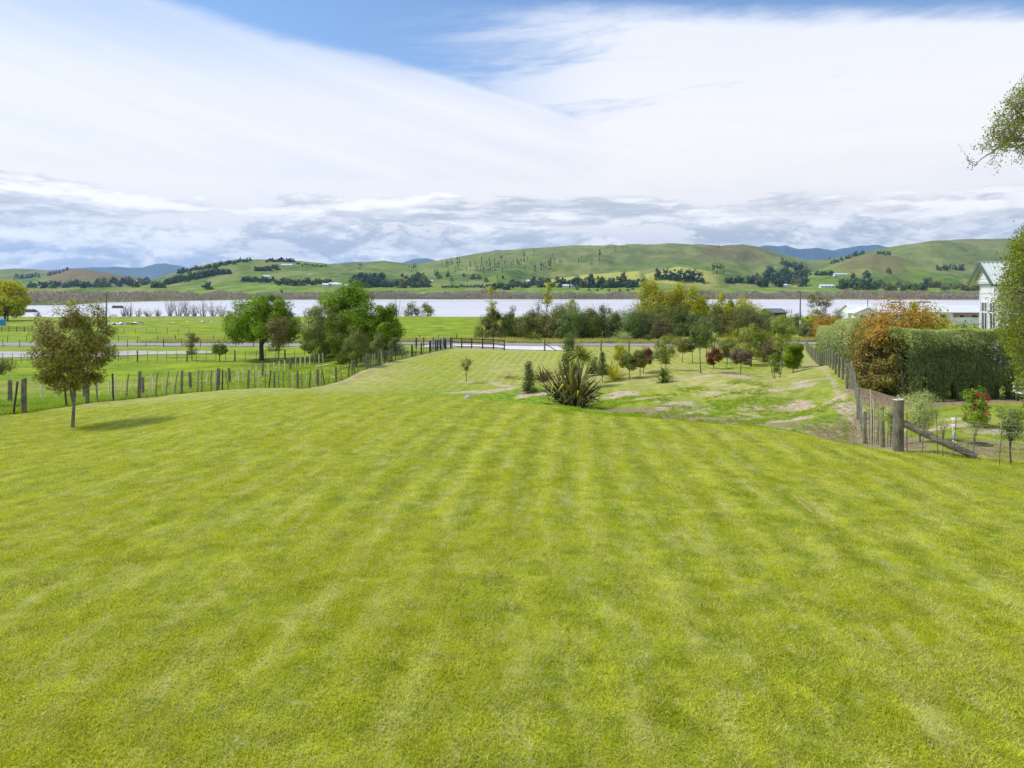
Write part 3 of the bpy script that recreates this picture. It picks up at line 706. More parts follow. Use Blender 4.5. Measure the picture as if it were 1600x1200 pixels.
M['olive'] = leafmat('young_tree_leaves', (.035, .046, .012), (.165, .175, .055), (.30, .15, .05), .13, .25, .35)
M['pine'] = leafmat('pine_needles', (.018, .045, .002), (.150, .255, .004), None, 0, .30)
M['pinedark'] = leafmat('dark_pine_needles', (.030, .052, .008), (.105, .150, .014), None, 0, .25)
M['greygreen'] = leafmat('grey_green_leaves', (.060, .085, .040), (.17, .20, .10), None, 0, .25)
M['brownish'] = leafmat('budding_brown_twigs', (.12, .11, .06), (.19, .175, .095), (.12, .16, .05), .35, .3)
M['darkshrub'] = leafmat('dark_glossy_leaves', (.028, .052, .012), (.12, .16, .035), (.20, .20, .06), .12, .2, .35)
M['citrus'] = leafmat('citrus_leaves', (.040, .085, .010), (.125, .20, .020), None, 0, .3)
M['yellow'] = leafmat('yellow_autumn_leaves', (.26, .24, .008), (.55, .50, .012), (.20, .28, .01), .22, .4)
M['yelgreen'] = leafmat('yellow_green_leaves', (.10, .135, .006), (.30, .32, .012), (.42, .36, .015), .18, .35)
M['bushA'] = leafmat('olive_brown_bush', (.040, .058, .018), (.135, .160, .050), (.18, .13, .05), .08, .2)
M['bushB'] = leafmat('mid_green_bush', (.026, .048, .020), (.095, .145, .050), None, 0, .25)
M['bushC'] = leafmat('grey_green_bush', (.036, .056, .034), (.125, .165, .095), None, 0, .22)
M['bushD'] = leafmat('purple_brown_bush', (.05, .045, .025), (.14, .13, .07), (.12, .16, .04), .35, .2)
M['lime'] = leafmat('lime_leaves', (.20, .28, .006), (.48, .54, .012), None, 0, .4)
M['red'] = leafmat('copper_leaves', (.030, .012, .012), (.11, .035, .025), (.26, .14, .04), .12, .25)
M['purple'] = leafmat('purple_leaves', (.045, .030, .045), (.12, .085, .10), (.14, .14, .05), .15, .25)
M['orange'] = leafmat('photinia_leaves', (.030, .050, .018), (.15, .165, .06), (.36, .18, .055), .30, .22, .35)
M['orangetop'] = leafmat('photinia_new_growth', (.11, .11, .02), (.30, .20, .04), (.36, .13, .04), .35, .3, .4)
M['corokia'] = leafmat('corokia_leaves', (.022, .042, .028), (.095, .140, .075), None, 0, .2)
M['corokiatip'] = leafmat('corokia_tips', (.17, .22, .13), (.27, .33, .22), None, 0, .3)  # pale shoot colour, on the hedges also standing in for sunlight
M['willow'] = leafmat('corkscrew_willow_leaves', (.030, .052, .006), (.155, .205, .016), (.22, .23, .05), .16, .3)
M['airy'] = leafmat('airy_kanuka_leaves', (.075, .10, .03), (.21, .25, .08), None, 0, .3)
M['flax'] = leafmat('flax_leaves', (.045, .055, .022), (.16, .17, .07), (.42, .34, .16), .10, .15, .3, 3)
M['flaxA'] = leafmat('dark_flax_sword_leaf', (.018, .026, .014), (.085, .10, .045), (.30, .25, .13), .16, .12, .3, 3, 'object')
M['flaxB'] = leafmat('yellow_flax_sword_leaf', (.07, .09, .010), (.34, .33, .03), (.45, .36, .12), .1, .2, .35, 3, 'object')
M['flaxyel'] = leafmat('yellow_flax_leaves', (.13, .16, .012), (.42, .42, .03), (.45, .36, .12), .1, .25, .35)
M['flaxbronze'] = leafmat('bronze_flax_leaves', (.05, .04, .02), (.17, .13, .065), (.34, .26, .15), .15, .15, .35)
M['cabbage'] = leafmat('cabbage_tree_leaves', (.07, .10, .03), (.24, .29, .11), (.40, .34, .18), .08, .2, .35)
M['twig'] = plain('bare_willow_twigs', (.20, .165, .135), .9, .25, .5)
M['willowband'] = leafmat('distant_willow_thicket', (.17, .135, .115), (.42, .335, .30), (.30, .30, .13), .14, .2, .8, .02)
M['fardark'] = leafmat('distant_conifer', (.026, .060, .036), (.10, .165, .085), None, 0, .15, .8, .05)
M['farmid'] = leafmat('distant_broadleaf', (.045, .085, .035), (.15, .21, .08), None, 0, .2, .8, .05)
M['farolive'] = leafmat('distant_olive_tree', (.10, .115, .045), (.24, .235, .10), None, 0, .2, .8, .05)
M['farpop'] = leafmat('distant_poplar', (.030, .055, .028), (.085, .125, .060), None, 0, .1, .8, .05)
M['reed'] = leafmat('pale_verge_grass', (.16, .18, .08), (.30, .30, .17), None, 0, .3)
M['longgrass'] = leafmat('long_paddock_grass', (.09, .19, .006), (.28, .40, .02), (.5, .46, .2), .05, .4)

# ------------------------------------------------------------------ fences
def post_mesh(name, r, h, m, k=8, seed=0, taper=.93, sunk=.35):
    rs = np.random.RandomState(seed); b = MB()
    pts = [(rs.randn()*.006, rs.randn()*.006, z) for z in (-sunk, h*.33, h*.66, h-.015, h)]
    b.tube(pts, [r, r*.985, r*.96, r*taper, r*taper*.86], k)
    return b.mesh(name, m, False)
def wires(parent, pts, hs, m='wire', rad=.004, name='wire'):
    for h in hs:
        b = MB(); b.tube([(p[0], p[1], p[2]+h) for p in pts], rad, 4, False); b.obj(name, M[m], parent)
def fence_origin(p): return (p[0], p[1], p[2])

# left boundary fence between the mown lawn and the lane
rs = np.random.RandomState(5)
o = empty('post_and_wire_fence', (0, 0, 0), 'weathered post and wire fence curving along the left edge of the mown lawn', 'fence')
pm = [post_mesh('post', .085, 1.27, M['post'], 9, 1), post_mesh('post', .105, 1.32, M['post'], 9, 2), post_mesh('post', .075, 1.22, M['postgreen'], 8, 3)]
pmd = [post_mesh('post', .10, 1.30, M['postdark'], 8, 5)]
bmesh_ = [post_mesh('batten', .036, 1.20, M['battenold'], 5, 8, .98, .05), post_mesh('batten', .042, 1.24, M['postdark'], 5, 9, .98, .05), post_mesh('batten', .034, 1.15, M['batten'], 5, 10, .98, .05)]
wp = []; Y = 21.8; i = 0
while Y < 92:
    p = Vector((fenceL(Y), Y, gz(fenceL(Y), Y)))
    big = (i % 4 == 2)
    if Y > 76: me = pmd[0]
    else: me = pm[1] if big else pm[rs.choice([0, 0, 2])]
    mobj('post', me, o, p, (rs.randn()*.02, rs.randn()*.035, rs.rand()*6))
    wp.append(p.copy())
    nb = 4 if Y < 70 else 2
    for j in range(1, nb+1):
        if rs.rand() < .12: continue
        yy = Y+3.26*j/(nb+1)+rs.randn()*.10
        if yy > 91.5: continue
        q = Vector((fenceL(yy), yy, gz(fenceL(yy), yy)))
        mobj('batten', bmesh_[rs.choice([0, 0, 1, 2])], o, q, (rs.randn()*.03, rs.randn()*.09, rs.rand()))
    Y += 3.26; i += 1
wires(o, wp, (.22, .40, .58, .76, .94, 1.12))

# lane fence with pale battens, 7.5 m further left
def laneX(Y): return -26.0+.173*(Y-38)
o = empty('batten_fence', (0, 0, 0), 'fence of pale yellow battens on the far side of the grass lane', 'fence')
pmL = [post_mesh('post', .11, 1.15, M['post'], 9, 21), post_mesh('post', .095, 1.15, M['barkgrey'], 9, 22)]
bmL = [post_mesh('batten', .055, 1.02, M['batten'], 4, 23, 1.0, .05), post_mesh('batten', .048, 1.0, M['batten'], 4, 24, 1.0, .05)]
wp = []; Y = 33.0; i = 0
while Y < 76.5:
    p = Vector((laneX(Y), Y, gz(laneX(Y), Y)))
    if i % 5 == 0: mobj('post', pmL[rs.randint(2)], o, p, (rs.randn()*.015, rs.randn()*.03, 0))
    else: mobj('batten', bmL[rs.randint(2)], o, p, (rs.randn()*.02, rs.randn()*.03, rs.rand()*.6))
    wp.append(p.copy()); Y += 1.02; i += 1
wires(o, wp, (.15, .35, .55, .75, .93))
# fallen pale board at its end
b = MB(); b.bar((0, 0, .06), (1.0, 1.6, .12), .16, .05)
tag(b.obj('fallen_board', M['white'], None, at(493, 70.5)), 'white board lying in the grass at the end of the batten fence', 'board')

# cross paddock fence at 80 m
def line_fence(name, label, x0, x1, yf, step, pr, ph, m, hs, every=4, m2=None, br=.03, group=None, rad=.004, jit=.15, bh=None):
    o = empty(name, (0, 0, 0), label, 'fence', group)
    big = post_mesh('post', pr, ph, M[m], 7, 31); sm = post_mesh('batten', br, bh or ph*.95, M[m2 or m], 5, 32, .98, .05)
    x = x0; i = 0; wp = []
    while x < x1:
        y = yf(x); p = Vector((x, y, gz(x, y)))
        mobj('post' if i % every == 0 else 'batten', big if i % every == 0 else sm, o, p, (rs.randn()*.02, rs.randn()*.03, rs.rand()))
        wp.append(p.copy()); x += step*(1+jit*rs.randn()*.3); i += 1
    wires(o, wp, hs, rad=rad); return o
line_fence('paddock_fence', 'wire fence running across the left paddock in front of the gravel yard', -56, -20.2, lambda x: 79.5+0*x, 1.05, .085, 1.22, 'post', (.3, .6, .85, 1.05), 5, 'postgreen', .03)
line_fence('roadside_fence', 'low wire fence along the near side of the road on the left', -120, -13, lambda x: 110.6+0*x, 2.7, .07, 1.15, 'postdark', (.4, .75, 1.0), 5, 'postdark', .045, rad=.008)
line_fence('far_roadside_fence', 'wire fence on the far side of the road below the lake paddock', -120, -3, lambda x: 124.5+0*x, 3.2, .07, 1.1, 'postdark', (.4, .75, 1.0), 5, 'postdark', .045, rad=.006)
line_fence('lakeside_fence', 'short broken fence in the paddock left of the near power pole', -98, -66, lambda x: 152+0*x, 2.2, .06, 1.2, 'post', (.5, 1.0), 4, 'post', .04, rad=.008)

# dark rail fence and pale gate beside the driveway
o = empty('rail_fence', (0, 0, 0), 'dark timber post and rail fence on the left of the driveway entrance', 'fence')
rp = post_mesh('post', .085, 1.30, M['postdark'], 6, 41)
xs = [-7.6, -5.72, -3.8, -1.83, .1, 2.1]   # corner to driveway at about 94 m
pxs = [706, 721.5, 737, 754, 771, 788]
pts = [at(p, 93.6) for p in pxs]
for p in pts: mobj('post', rp, o, p)
for h in (.22, .72, 1.2):
    for a_, b_ in zip(pts[:-1], pts[1:]):
        MB().bar(a_+Vector((0, -.06, h)), b_+Vector((0, -.06, h)), .04, .11).obj('rail', M['postdark'], o)
o = empty('wire_fence', (0, 0, 0), 'sagging wire and post fence behind the dark rails at the paddock corner', 'fence')
pp = [at(px, 99) for px in (650, 662, 677, 693, 706)]
for p in pp: mobj('post', rp, o, p)
wires(o, pp, (.3, .6, .9, 1.15), rad=.01)
o = empty('farm_gate', at(672, 85.5), 'pale blue grey ribbed gate panel leaning on dark posts at the lane corner', 'gate')
a0 = Vector((0, 0, 0)); a1 = at(703, 92.3)-at(672, 85.5)
for k in range(5): mobj('post', rp, o, a0.lerp(a1, k/4)+Vector((.05, 0, 0)))
b = MB()
for k in range(24):
    p = a0.lerp(a1, (k+.5)/24)+Vector((-.08, .05, 0)); b.box(p.x-.02, p.x+.02, p.y-.11, p.y+.11, .12, 1.12+.012*(k % 3))
b.obj('panel', M['gate'], o)
for h in (.18, 1.06): MB().bar(a0+Vector((-.14, .05, h)), a1+Vector((-.14, .05, h)), .04, .05).obj('frame_rail', M['ceramic'], o)

# gate post with stay, right of the driveway, and the wire running on to the right
o = empty('stay_post_fence', (0, 0, 0), 'grey gate post with slanting stay and wire fence right of the driveway', 'fence')
sp_ = post_mesh('post', .10, 1.38, M['post'], 8, 51)
p0 = at(851, 94); mobj('post', sp_, o, p0)
MB().tube([p0+Vector((.05, -.02, .95)), at(870, 93.4)+Vector((0, 0, .06))], [.06, .055], 7).obj('stay', M['post'], o)
pp = [p0] + [at(px, 95) for px in (895, 939, 983, 1028, 1072, 1116, 1160, 1204, 1248)]
for p in pp[1:]: mobj('post', sp_, o, p, (0, rs.randn()*.03, 0))
wires(o, pp, (.3, .6, .9, 1.2), rad=.007)

# right boundary fence
o = empty('boundary_fence', (0, 0, 0), 'close set post and wire fence with big strainer post dividing lawn from hedged garden', 'fence')
st = post_mesh('strainer_post', .125, 1.27, M['post'], 14, 61, .97)
p0 = Vector((9.45, 18, gz(9.45, 18))); mobj('strainer_post', st, o, p0)
MB().tube([(0, 0, 0), (0, 0, .012)], [.128, .12], 14).obj('post_cap', M['ceramic'], o, p0+Vector((0, 0, 1.27)))
q = Vector((10.78, 17.05, gz(10.78, 17.05)+.03))
MB().tube([p0+Vector((.10, -.03, .70)), p0.lerp(q, .5)+Vector((0, 0, .36)), q], [.085, .09, .085], 10).obj('stay', M['post'], o, smooth=False)
gp = [post_mesh('post', .062, 1.17, M['postgreen'], 9, 62), post_mesh('post', .07, 1.12, M['postgreen'], 9, 63), post_mesh('post', .06, 1.1, M['post'], 8, 64)]
wp = [p0.copy()]
for Y, k in ((21.2, 0), (23.8, 0), (26.0, 1)):
    p = Vector((fenceR(Y), Y, gz(fenceR(Y), Y))); mobj('post', gp[k], o, p, (0, rs.randn()*.015, 0)); wp.append(p)
Y = 28.4
while Y < 98:
    p = Vector((fenceR(Y), Y, gz(fenceR(Y), Y)))
    mobj('post', gp[rs.choice([0, 1, 2])], o, p, (rs.randn()*.01, rs.randn()*.02, rs.rand())); wp.append(p.copy())
    Y += 2.45 if Y < 55 else 1.9
wires(o, wp, (.12, .28, .45, .62, .79, .96, 1.08), rad=.0035)
bt = [post_mesh('batten', .016, 1.05, M['battenold'], 4, 66, 1, .05), post_mesh('batten', .02, .95, M['postgreen'], 4, 67, 1, .05)]
Y = 18.6
while Y < 34:
    if min(abs(Y-a) for a in (21.2, 23.8, 26.0)) > .25:
        p = Vector((fenceR(Y)+.03, Y, gz(fenceR(Y)+.03, Y))); mobj('batten', bt[rs.randint(2)], o, p, (rs.randn()*.05, rs.randn()*.06, 0))
    Y += .42+.1*rs.rand()
# return fence from the strainer along the garden front
o = empty('garden_fence', (0, 0, 0), 'thin wire fence with sticks running right from the big strainer post', 'fence')
wp = [p0.copy()]
thin = post_mesh('stake', .010, .95, M['post'], 5, 68, .9, .05)
for k in range(9):
    px = 1418+k*24; d = 17.9-k*.27; p = at(px, d); wp.append(p)
    mobj('stake', thin, o, p, (rs.randn()*.05, rs.randn()*.05, 0)) if k in (0, 1, 2, 3, 6) else None
wires(o, wp, (.15, .35, .55, .75, .9), rad=.0025)
# two loose bamboo stakes and strapping on the fence
for px, d, hh, lab in ((1361, 22.6, 1.75, 'tall thin bamboo stake behind the fence, left one of two'), (1365, 22.9, 1.45, 'shorter bamboo stake behind the fence, right one of two')):
    b = MB(); b.tube([(0, 0, -.1), (.01, 0, hh*.5), (-.02, 0, hh)], [.016, .014, .012], 6)
    tag(b.obj('bamboo_stake', M['batten'], None, at(px, d)), lab, 'stake')

# ------------------------------------------------------------------ power line
def power_pole(px, d, h, label, side=1):
    o = empty('power_pole', at(px, d), label, 'power pole')
    MB().tube([(0, 0, -.5), (.03, 0, h*.5), (.10*side, 0, h)], [.17, .14, .10], 8).obj('pole', M['post'], o)
    MB().bar((-.9+.1*side, -.12, h-.45), (1.0+.1*side, -.12, h-.35), .10, .12).obj('crossarm', M['barkgrey'], o)
    for k in (-.8, 0, .85):
        MB().tube([(k+.1*side, -.12, h-.36), (k+.1*side, -.12, h-.18)], [.05, .035], 6).obj('insulator', M['ceramic'], o)
    return o
PL = power_pole(166, 140, 8.55, 'weathered power pole behind the round leaved young tree on the left')
PR = power_pole(1250, 140, 8.6, 'leaning power pole at the roadside behind the mound on the right', 1)
MB().tube([(-.35, -.16, 0), (-.35, -.16, .8)], [.16, .16], 8).obj('transformer', M['ceramic'], PR, (.35, 0, 2.2))
def cable(a, b_, sag, rad=.012):
    pts = [Vector(a).lerp(Vector(b_), t/24)+Vector((0, 0, -sag*4*(t/24)*(1-t/24))) for t in range(25)]
    return MB().tube(pts, rad, 4, False)
la = PL.location+Vector((.9, -.12, 8.3)); ra = PR.location+Vector((-.7, -.12, 8.35)); rb = PR.location+Vector((1.0, -.12, 8.4))
far_r = Vector((190, 132, ra.z)); far_l = Vector((-190, 145, la.z))
tag(cable(la, ra, 1.7).obj('power_cable', M['cable']), 'thin pale power cable sagging between the two roadside poles', 'cable')
tag(cable(rb, far_r+Vector((0, 0, .2)), 1.0).obj('power_cable', M['cable']), 'upper power cable running right from the leaning pole over the white houses', 'cable')
tag(cable(rb+Vector((0, 0, -.5)), far_r+Vector((0, 0, -1.5)), 1.4).obj('power_cable', M['cable']), 'lower power cable running right from the leaning pole over the white houses', 'cable')
tag(cable(PL.location+Vector((-.8, -.12, 8.2)), far_l, 1.2).obj('power_cable', M['cable']), 'power cable running left from the left pole out of the picture', 'cable')

# ------------------------------------------------------------------ trees of the left side
def T(*a, **k): return tree(*a, **k)
o = T('young_tree', 'young olive green tree standing alone on the mown lawn at left', 'tree', at(113, 24.5), 2.62, 4.08, 1.0, 'olive', (.10, .036), 13500, 'round', 150, .105, 'barkgrey', .058, seed=1, limbs=30, droop=.9, lean=(.06, 0), fill=.3)
T('broadleaf_tree', 'silvery leaved tree cut off by the left picture edge', 'tree', at(-28, 32), 2.4, 2.65, .8, 'greygreen', (.10, .04), 5000, 'round', 30, .16, 'barkgrey', .06, seed=2)
T('umbrella_pine', 'round domed bright green pine with a bare trunk in the left paddock', 'tree', at(409, 81), 8.9, 7.1, 1.7, 'pine', (.28, .10), 20000, 'dome', 110, .085, 'bark', .27, seed=3, limbs=22, flat=.85)
T('bare_tree', 'thin brownish budding tree in front of the round pine', 'tree', at(434, 77), 3.2, 4.9, 1.2, 'brownish', (.16, .06), 3600, 'vase', 30, .2, 'barkgrey', .08, seed=4, limbs=16)
T('big_pine', 'largest spreading pine left of centre behind the batten fence', 'tree', at(546, 86), 11.0, 8.2, .3, 'pine', (.30, .10), 30000, 'bush', 170, .085, 'bark', .3, seed=5, limbs=18)
T('big_pine', 'lower pine limb mass bulging right of the largest pine', 'tree', at(601, 84), 4.4, 5.6, .5, 'pine', (.26, .10), 8500, 'round', 34, .16, 'bark', .16, seed=6)
T('olive_tree', 'grey green feathery tree left of the big pine', 'tree', at(498, 79), 4.4, 6.1, .4, 'greygreen', (.20, .06), 8000, 'round', 36, .16, 'barkgrey', .1, seed=7)
T('olive_tree', 'dull green tree in the middle front of the big pine', 'tree', at(530, 77), 3.8, 5.0, .4, 'pinedark', (.20, .07), 6500, 'round', 30, .17, 'barkgrey', .1, seed=8)
T('evergreen_shrub', 'dark dense shrub overhanging the boundary fence below the big pine', 'shrub', at(556, 66.5), 3.7, 3.7, .15, 'darkshrub', (.12, .06), 9500, 'bush', 44, .15, 'bark', .09, seed=9)
T('silver_shrub', 'silvery shrub right of the dark shrub beside the fence', 'shrub', at(590, 71), 2.4, 2.8, .1, 'greygreen', (.13, .05), 4500, 'bush', 24, .19, 'barkgrey', .06, seed=10)
T('silver_shrub', 'low grey shrub at the right foot of the pines', 'shrub', at(618, 80), 2.0, 2.0, .1, 'bushC', (.13, .06), 2600, 'bush', 18, .2, 'barkgrey', .05, seed=11)
T('citrus_bush', 'bright green rounded citrus bush at the corner of the batten fence', 'shrub', at(496, 76.5), 1.9, 1.7, .1, 'citrus', (.13, .07), 2600, 'bush', 18, .2, seed=12)
T('small_tree', 'small upright vase shaped tree in the left paddock by the wire fence', 'tree', at(300, 81), 1.9, 3.1, .6, 'olive', (.12, .06), 2200, 'vase', 18, .2, 'barkgrey', .06, seed=13)
T('small_tree', 'small round citrus tree behind the wire fence left of the round pine', 'tree', at(343, 80), 1.8, 2.0, .7, 'darkshrub', (.12, .06), 2000, 'round', 16, .2, 'bark', .06, seed=14)
T('autumn_tree', 'yellow autumn tree beyond the road at the far left edge', 'tree', at(8, 226), 13.5, 12.6, 1.0, 'yellow', (.75, .42), 4200, 'round', 40, .17, 'bark', .3, seed=15)
T('autumn_tree', 'green leaved tree just below the yellow tree at the far left edge', 'tree', at(12, 222), 9.0, 7.5, .6, 'yelgreen', (.6, .35), 2200, 'round', 24, .18, 'bark', .22, seed=16)
T('small_yellow_tree', 'small yellow tree at the lake edge behind the young lawn tree', 'tree', at(110, 262), 3.2, 6.2, 3.2, 'yellow', (.5, .3), 340, 'round', 10, .22, 'bark', .1, seed=17)
# bare willows along the lake edge
rs = np.random.RandomState(33)
for i, (px, w, h) in enumerate([(60, 3, 3.2), (178, 3, 2.5), (193, 4, 5.5), (203, 5, 7.0), (216, 4, 4.0), (232, 5, 3.6), (247, 4, 3.4), (266, 6, 8.0), (279, 7, 8.6), (291, 6, 8.0), (304, 6, 5.5), (318, 7, 7.6), (333, 6, 6.8), (347, 6, 6.0), (621, 7, 8.4)]):
    o = empty('bare_willow', at(px, 266+rs.rand()*3), [('low leafless willow' if h < 4.5 else 'tall leafless willow')+(' on the lake shore beside the left power pole' if px < 240 else ' on the lake shore left of the round pine'), 'lone leafless willow on the lake shore right of the big pine'][i == 14], 'tree', None if i == 14 else 'leafless willows along the left lake shore')
    mobj('branches', twig_mesh(rs, 26, w, h, M['twig'], rad=.07, wig=.25), o)
for px, w, h, mt, lab in ((645, 7.5, 5.6, 'bushC', 'pale green bushy lakeside tree, left of the pair right of the bare willow'), (668, 6, 5.2, 'airy', 'pale green bushy lakeside tree, right of the pair right of the bare willow'),
                          (375, 9, 3.0, 'willowband', 'low brown thicket on the lake shore behind the round pine')):
    T('lakeside_tree', lab, 'tree', at(px, 262), w, h, .2, mt, (.5, .22), 900, 'bush', 22, .18, 'barkgrey', .12, seed=int(px))

# ------------------------------------------------------------------ bush belt beyond the road
belt = [ # px, d, width, height, mat, shape, label
 (762, 131, 4.4, 4.8, 'bushA', 'bush', 'dark olive shrub at the left end of the roadside belt'),
 (776, 130, 3.2, 3.4, 'bushD', 'bush', 'small purple brown shrub under the palm like tree at the left of the belt'),
 (800, 134, 5.0, 5.2, 'bushB', 'bush', 'dark green round shrub right of the palm like tree'),
 (822, 133, 5.4, 4.9, 'bushA', 'bush', 'brownish olive shrub, third from the left end of the belt'),
 (846, 135, 6.5, 4.7, 'bushA', 'bush', 'wide low olive shrub above the dark flax at the verge'),
 (868, 131, 4.0, 4.3, 'bushD', 'bush', 'purple grey twiggy shrub left of the slim grey green tree'),
 (882, 130, 3.6, 5.0, 'bushB', 'bush', 'slim upright grey green shrub left of the large blue green bush'),
 (903, 130, 6.2, 6.0, 'bushB', 'bush', 'large rounded blue green bush in the middle of the belt'),
 (922, 132, 4.6, 6.2, 'bushA', 'column', 'tall narrow olive tree, highest on the left half of the belt'),
 (944, 134, 5.0, 6.4, 'bushC', 'bush', 'grey green tree right of the tall narrow olive tree'),
 (966, 132, 5.2, 5.6, 'bushC', 'bush', 'grey green bush above the toe toe grass'),
 (988, 130, 6.4, 6.2, 'bushB', 'bush', 'dark bushy tree left of the grey brown bush'),
 (1012, 130, 6.2, 5.3, 'bushD', 'bush', 'grey brown bush with pale reeds at its foot'),
 (1036, 131, 5.2, 4.6, 'bushD', 'bush', 'brown grey rounded bush below the yellow trees'),
 (1062, 141, 6.2, 6.4, 'bushB', 'bush', 'mid green shrub under the yellow green poplars'),
 (1087, 139, 5.0, 4.9, 'bushB', 'bush', 'leafy green shrub behind the tall garden tree'),
 (1108, 137, 5.5, 4.6, 'bushC', 'bush', 'soft green shrub behind the cabbage tree'),
 (1122, 143, 5.8, 6.5, 'bushA', 'bush', 'dark olive dome shaped tree right of the yellow poplars'),
 (1146, 138, 6.4, 5.4, 'bushA', 'bush', 'dark brown green shrub above the dry verge'),
 (1172, 140, 6.2, 5.2, 'bushD', 'bush', 'flat topped brown shrub right of centre'),
 (1196, 141, 6.0, 4.8, 'bushC', 'bush', 'grey shrub left of the dark boat shed'),
 (1218, 150, 6.5, 3.4, 'bushB', 'bush', 'low green shrub in front of the dark boat shed'),
 (1240, 148, 5.0, 4.4, 'bushC', 'bush', 'grey green shrub at the foot of the leaning power pole'),
 (1004, 143, 6, 6.2, 'bushC', 'bush', 'pale grey green bush in the second row below the yellow trees'),
 (1030, 146, 6, 6.6, 'bushA', 'bush', 'olive shrub in the second row under the yellow trees'),
 (866, 146, 6.5, 6.6, 'bushA', 'bush', 'dark round topped tree right of the thin poplar in the second row'),
 (893, 148, 5.0, 7.5, 'airy', 'bush', 'pale open crowned tree behind the blue green bush'),
 (800, 147, 4.0, 6.0, 'bushC', 'bush', 'small blue green tree in the second row beside the lake'),
 (834, 147, 5.0, 5.6, 'bushC', 'bush', 'low grey shrub in the second row in front of the lake'),
 (1160, 152, 6.4, 6.0, 'bushB', 'bush', 'round green shrub in the second row below the yellow trees on the right'),
 (1190, 155, 6.4, 5.8, 'airy', 'bush', 'pale green shrub in the second row right of the yellow trees'),
]
for i, (px, d, w, h, mt, sh, lab) in enumerate(belt):
    T('roadside_shrub', lab, 'shrub', at(px, d), w*1.22, h*.93, .1, mt, (.25, .13), int(330*w*h/2.4)+900, sh, 38, .15 if sh == 'bush' else .26, 'bark', .1, seed=200+i, flat=.9)
yt = [(1011, 181, 7.0, 12.6, 'yelgreen', 'yellow green poplar, tallest and leftmost of the yellow clump beyond the belt'), (1033, 178, 8.0, 11.0, 'yelgreen', 'yellow green tree second from the left in the yellow clump'),
      (1056, 180, 8.0, 11.2, 'yelgreen', 'yellow green tree in the middle of the yellow clump'), (1082, 177, 8.0, 10.6, 'yelgreen', 'yellow green tree at the right of the yellow clump'), (1099, 176, 5.5, 8.0, 'yelgreen', 'lower yellow tree closing the yellow clump on its right'),
      (1130, 172, 6.5, 8.6, 'yelgreen', 'golden tree left of the pair that stands apart from the yellow clump'), (1163, 170, 8, 7.6, 'yelgreen', 'golden tree right of the pair that stands apart from the yellow clump')]
for i, (px, d, w, h, mt, lab) in enumerate(yt):
    T('poplar_tree', lab, 'tree', at(px, d), w*1.1, h*.97, .3, mt, (.36, .21), 6500, 'bush', 60, .12, 'barkgrey', .16, seed=240+i, flat=1.5)
# thin poplars by the lake
T('thin_poplar', 'thin yellow green poplar in front of the lake, left one', 'tree', at(767, 146), 3.4, 9.6, 1.0, 'yelgreen', (.22, .13), 1250, 'column', 26, .22, 'barkgrey', .08, seed=251, limbs=14)
T('thin_poplar', 'thin poplar with golden top and bare lower twigs in front of the lake', 'tree', at(856, 150), 2.7, 10.6, 5.4, 'yelgreen', (.22, .13), 1000, 'column', 18, .24, 'barkgrey', .08, seed=252, limbs=16)
T('thin_poplar', 'leafless thin poplar left of the one with the golden top', 'tree', at(842, 151), 2.8, 9.0, 3.0, 'brownish', (.16, .09), 260, 'vase', 18, .24, 'barkgrey', .07, seed=253, limbs=18)
# autumn and garden trees right of the leaning pole
rt = [(1281, 150, 5.2, 8.6, 'brownish', 'golden brown thinning tree right of the leaning power pole'), (1268, 142, 4.5, 5.0, 'yelgreen', 'mustard coloured shrub right of the leaning power pole'), (1288, 138, 3.6, 5.4, 'bushD', 'grey purple shrub between the golden tree and round evergreen'),
      (1315, 132, 5.8, 5.3, 'darkshrub', 'round dark evergreen in front of the white houses'), (1294, 118, 5.8, 4.5, 'orangetop', 'rusty orange shrub above the far end of the clipped hedge'), (1262, 128, 3.6, 3.2, 'bushC', 'grey shrub behind the road end at right'), (1330, 112, 6.0, 3.9, 'lime', 'lime green shrub peeping over the clipped hedge'), (1346, 108, 4.4, 3.8, 'yelgreen', 'yellow green shrub behind the photinia top')]
for i, (px, d, w, h, mt, lab) in enumerate(rt):
    T('garden_shrub', lab, 'shrub', at(px, d), w, h, .3, mt, (.22, .12), 3000, 'bush' if i != 0 else 'vase', 30, .16, 'bark', .1, seed=260+i)

# ------------------------------------------------------------------ flaxes, cabbage trees
def flax(label, loc, L, n, mt='flax', wd=.06, seed=0, spread=1.15, curl=.55, group=None, name='flax_bush'):
    r_ = np.random.RandomState(seed+900); o = empty(name, loc, label, 'flax', group)
    mobj('leaves', blade_mesh(r_, n, L, wd, spread, curl, 'leaves', M[mt], L*.12), o); return o
def cabbage(label, loc, h, L, n, seed=0, heads=((0, 0, 0),), mt='cabbage', tr=.09):
    r_ = np.random.RandomState(seed+950); o = empty('cabbage_tree', loc, label, 'cabbage tree')
    b = MB()
    for hx, hy, hz in heads:
        b.tube([(0, 0, -.1), (hx*.3, hy*.3, h*.5), (hx, hy, h+hz)], [tr*1.2, tr, tr*.7], 8)
    mobj('trunk', b.mesh('trunk', M['barkgrey'], True), o)
    for hx, hy, hz in heads:
        mobj('leaf_head', blade_mesh(r_, n, L, .055*L/.8, 2.0, .5, 'leaf_head', M[mt], .05, 4, .05), o, (hx, hy, h+hz))
    return o
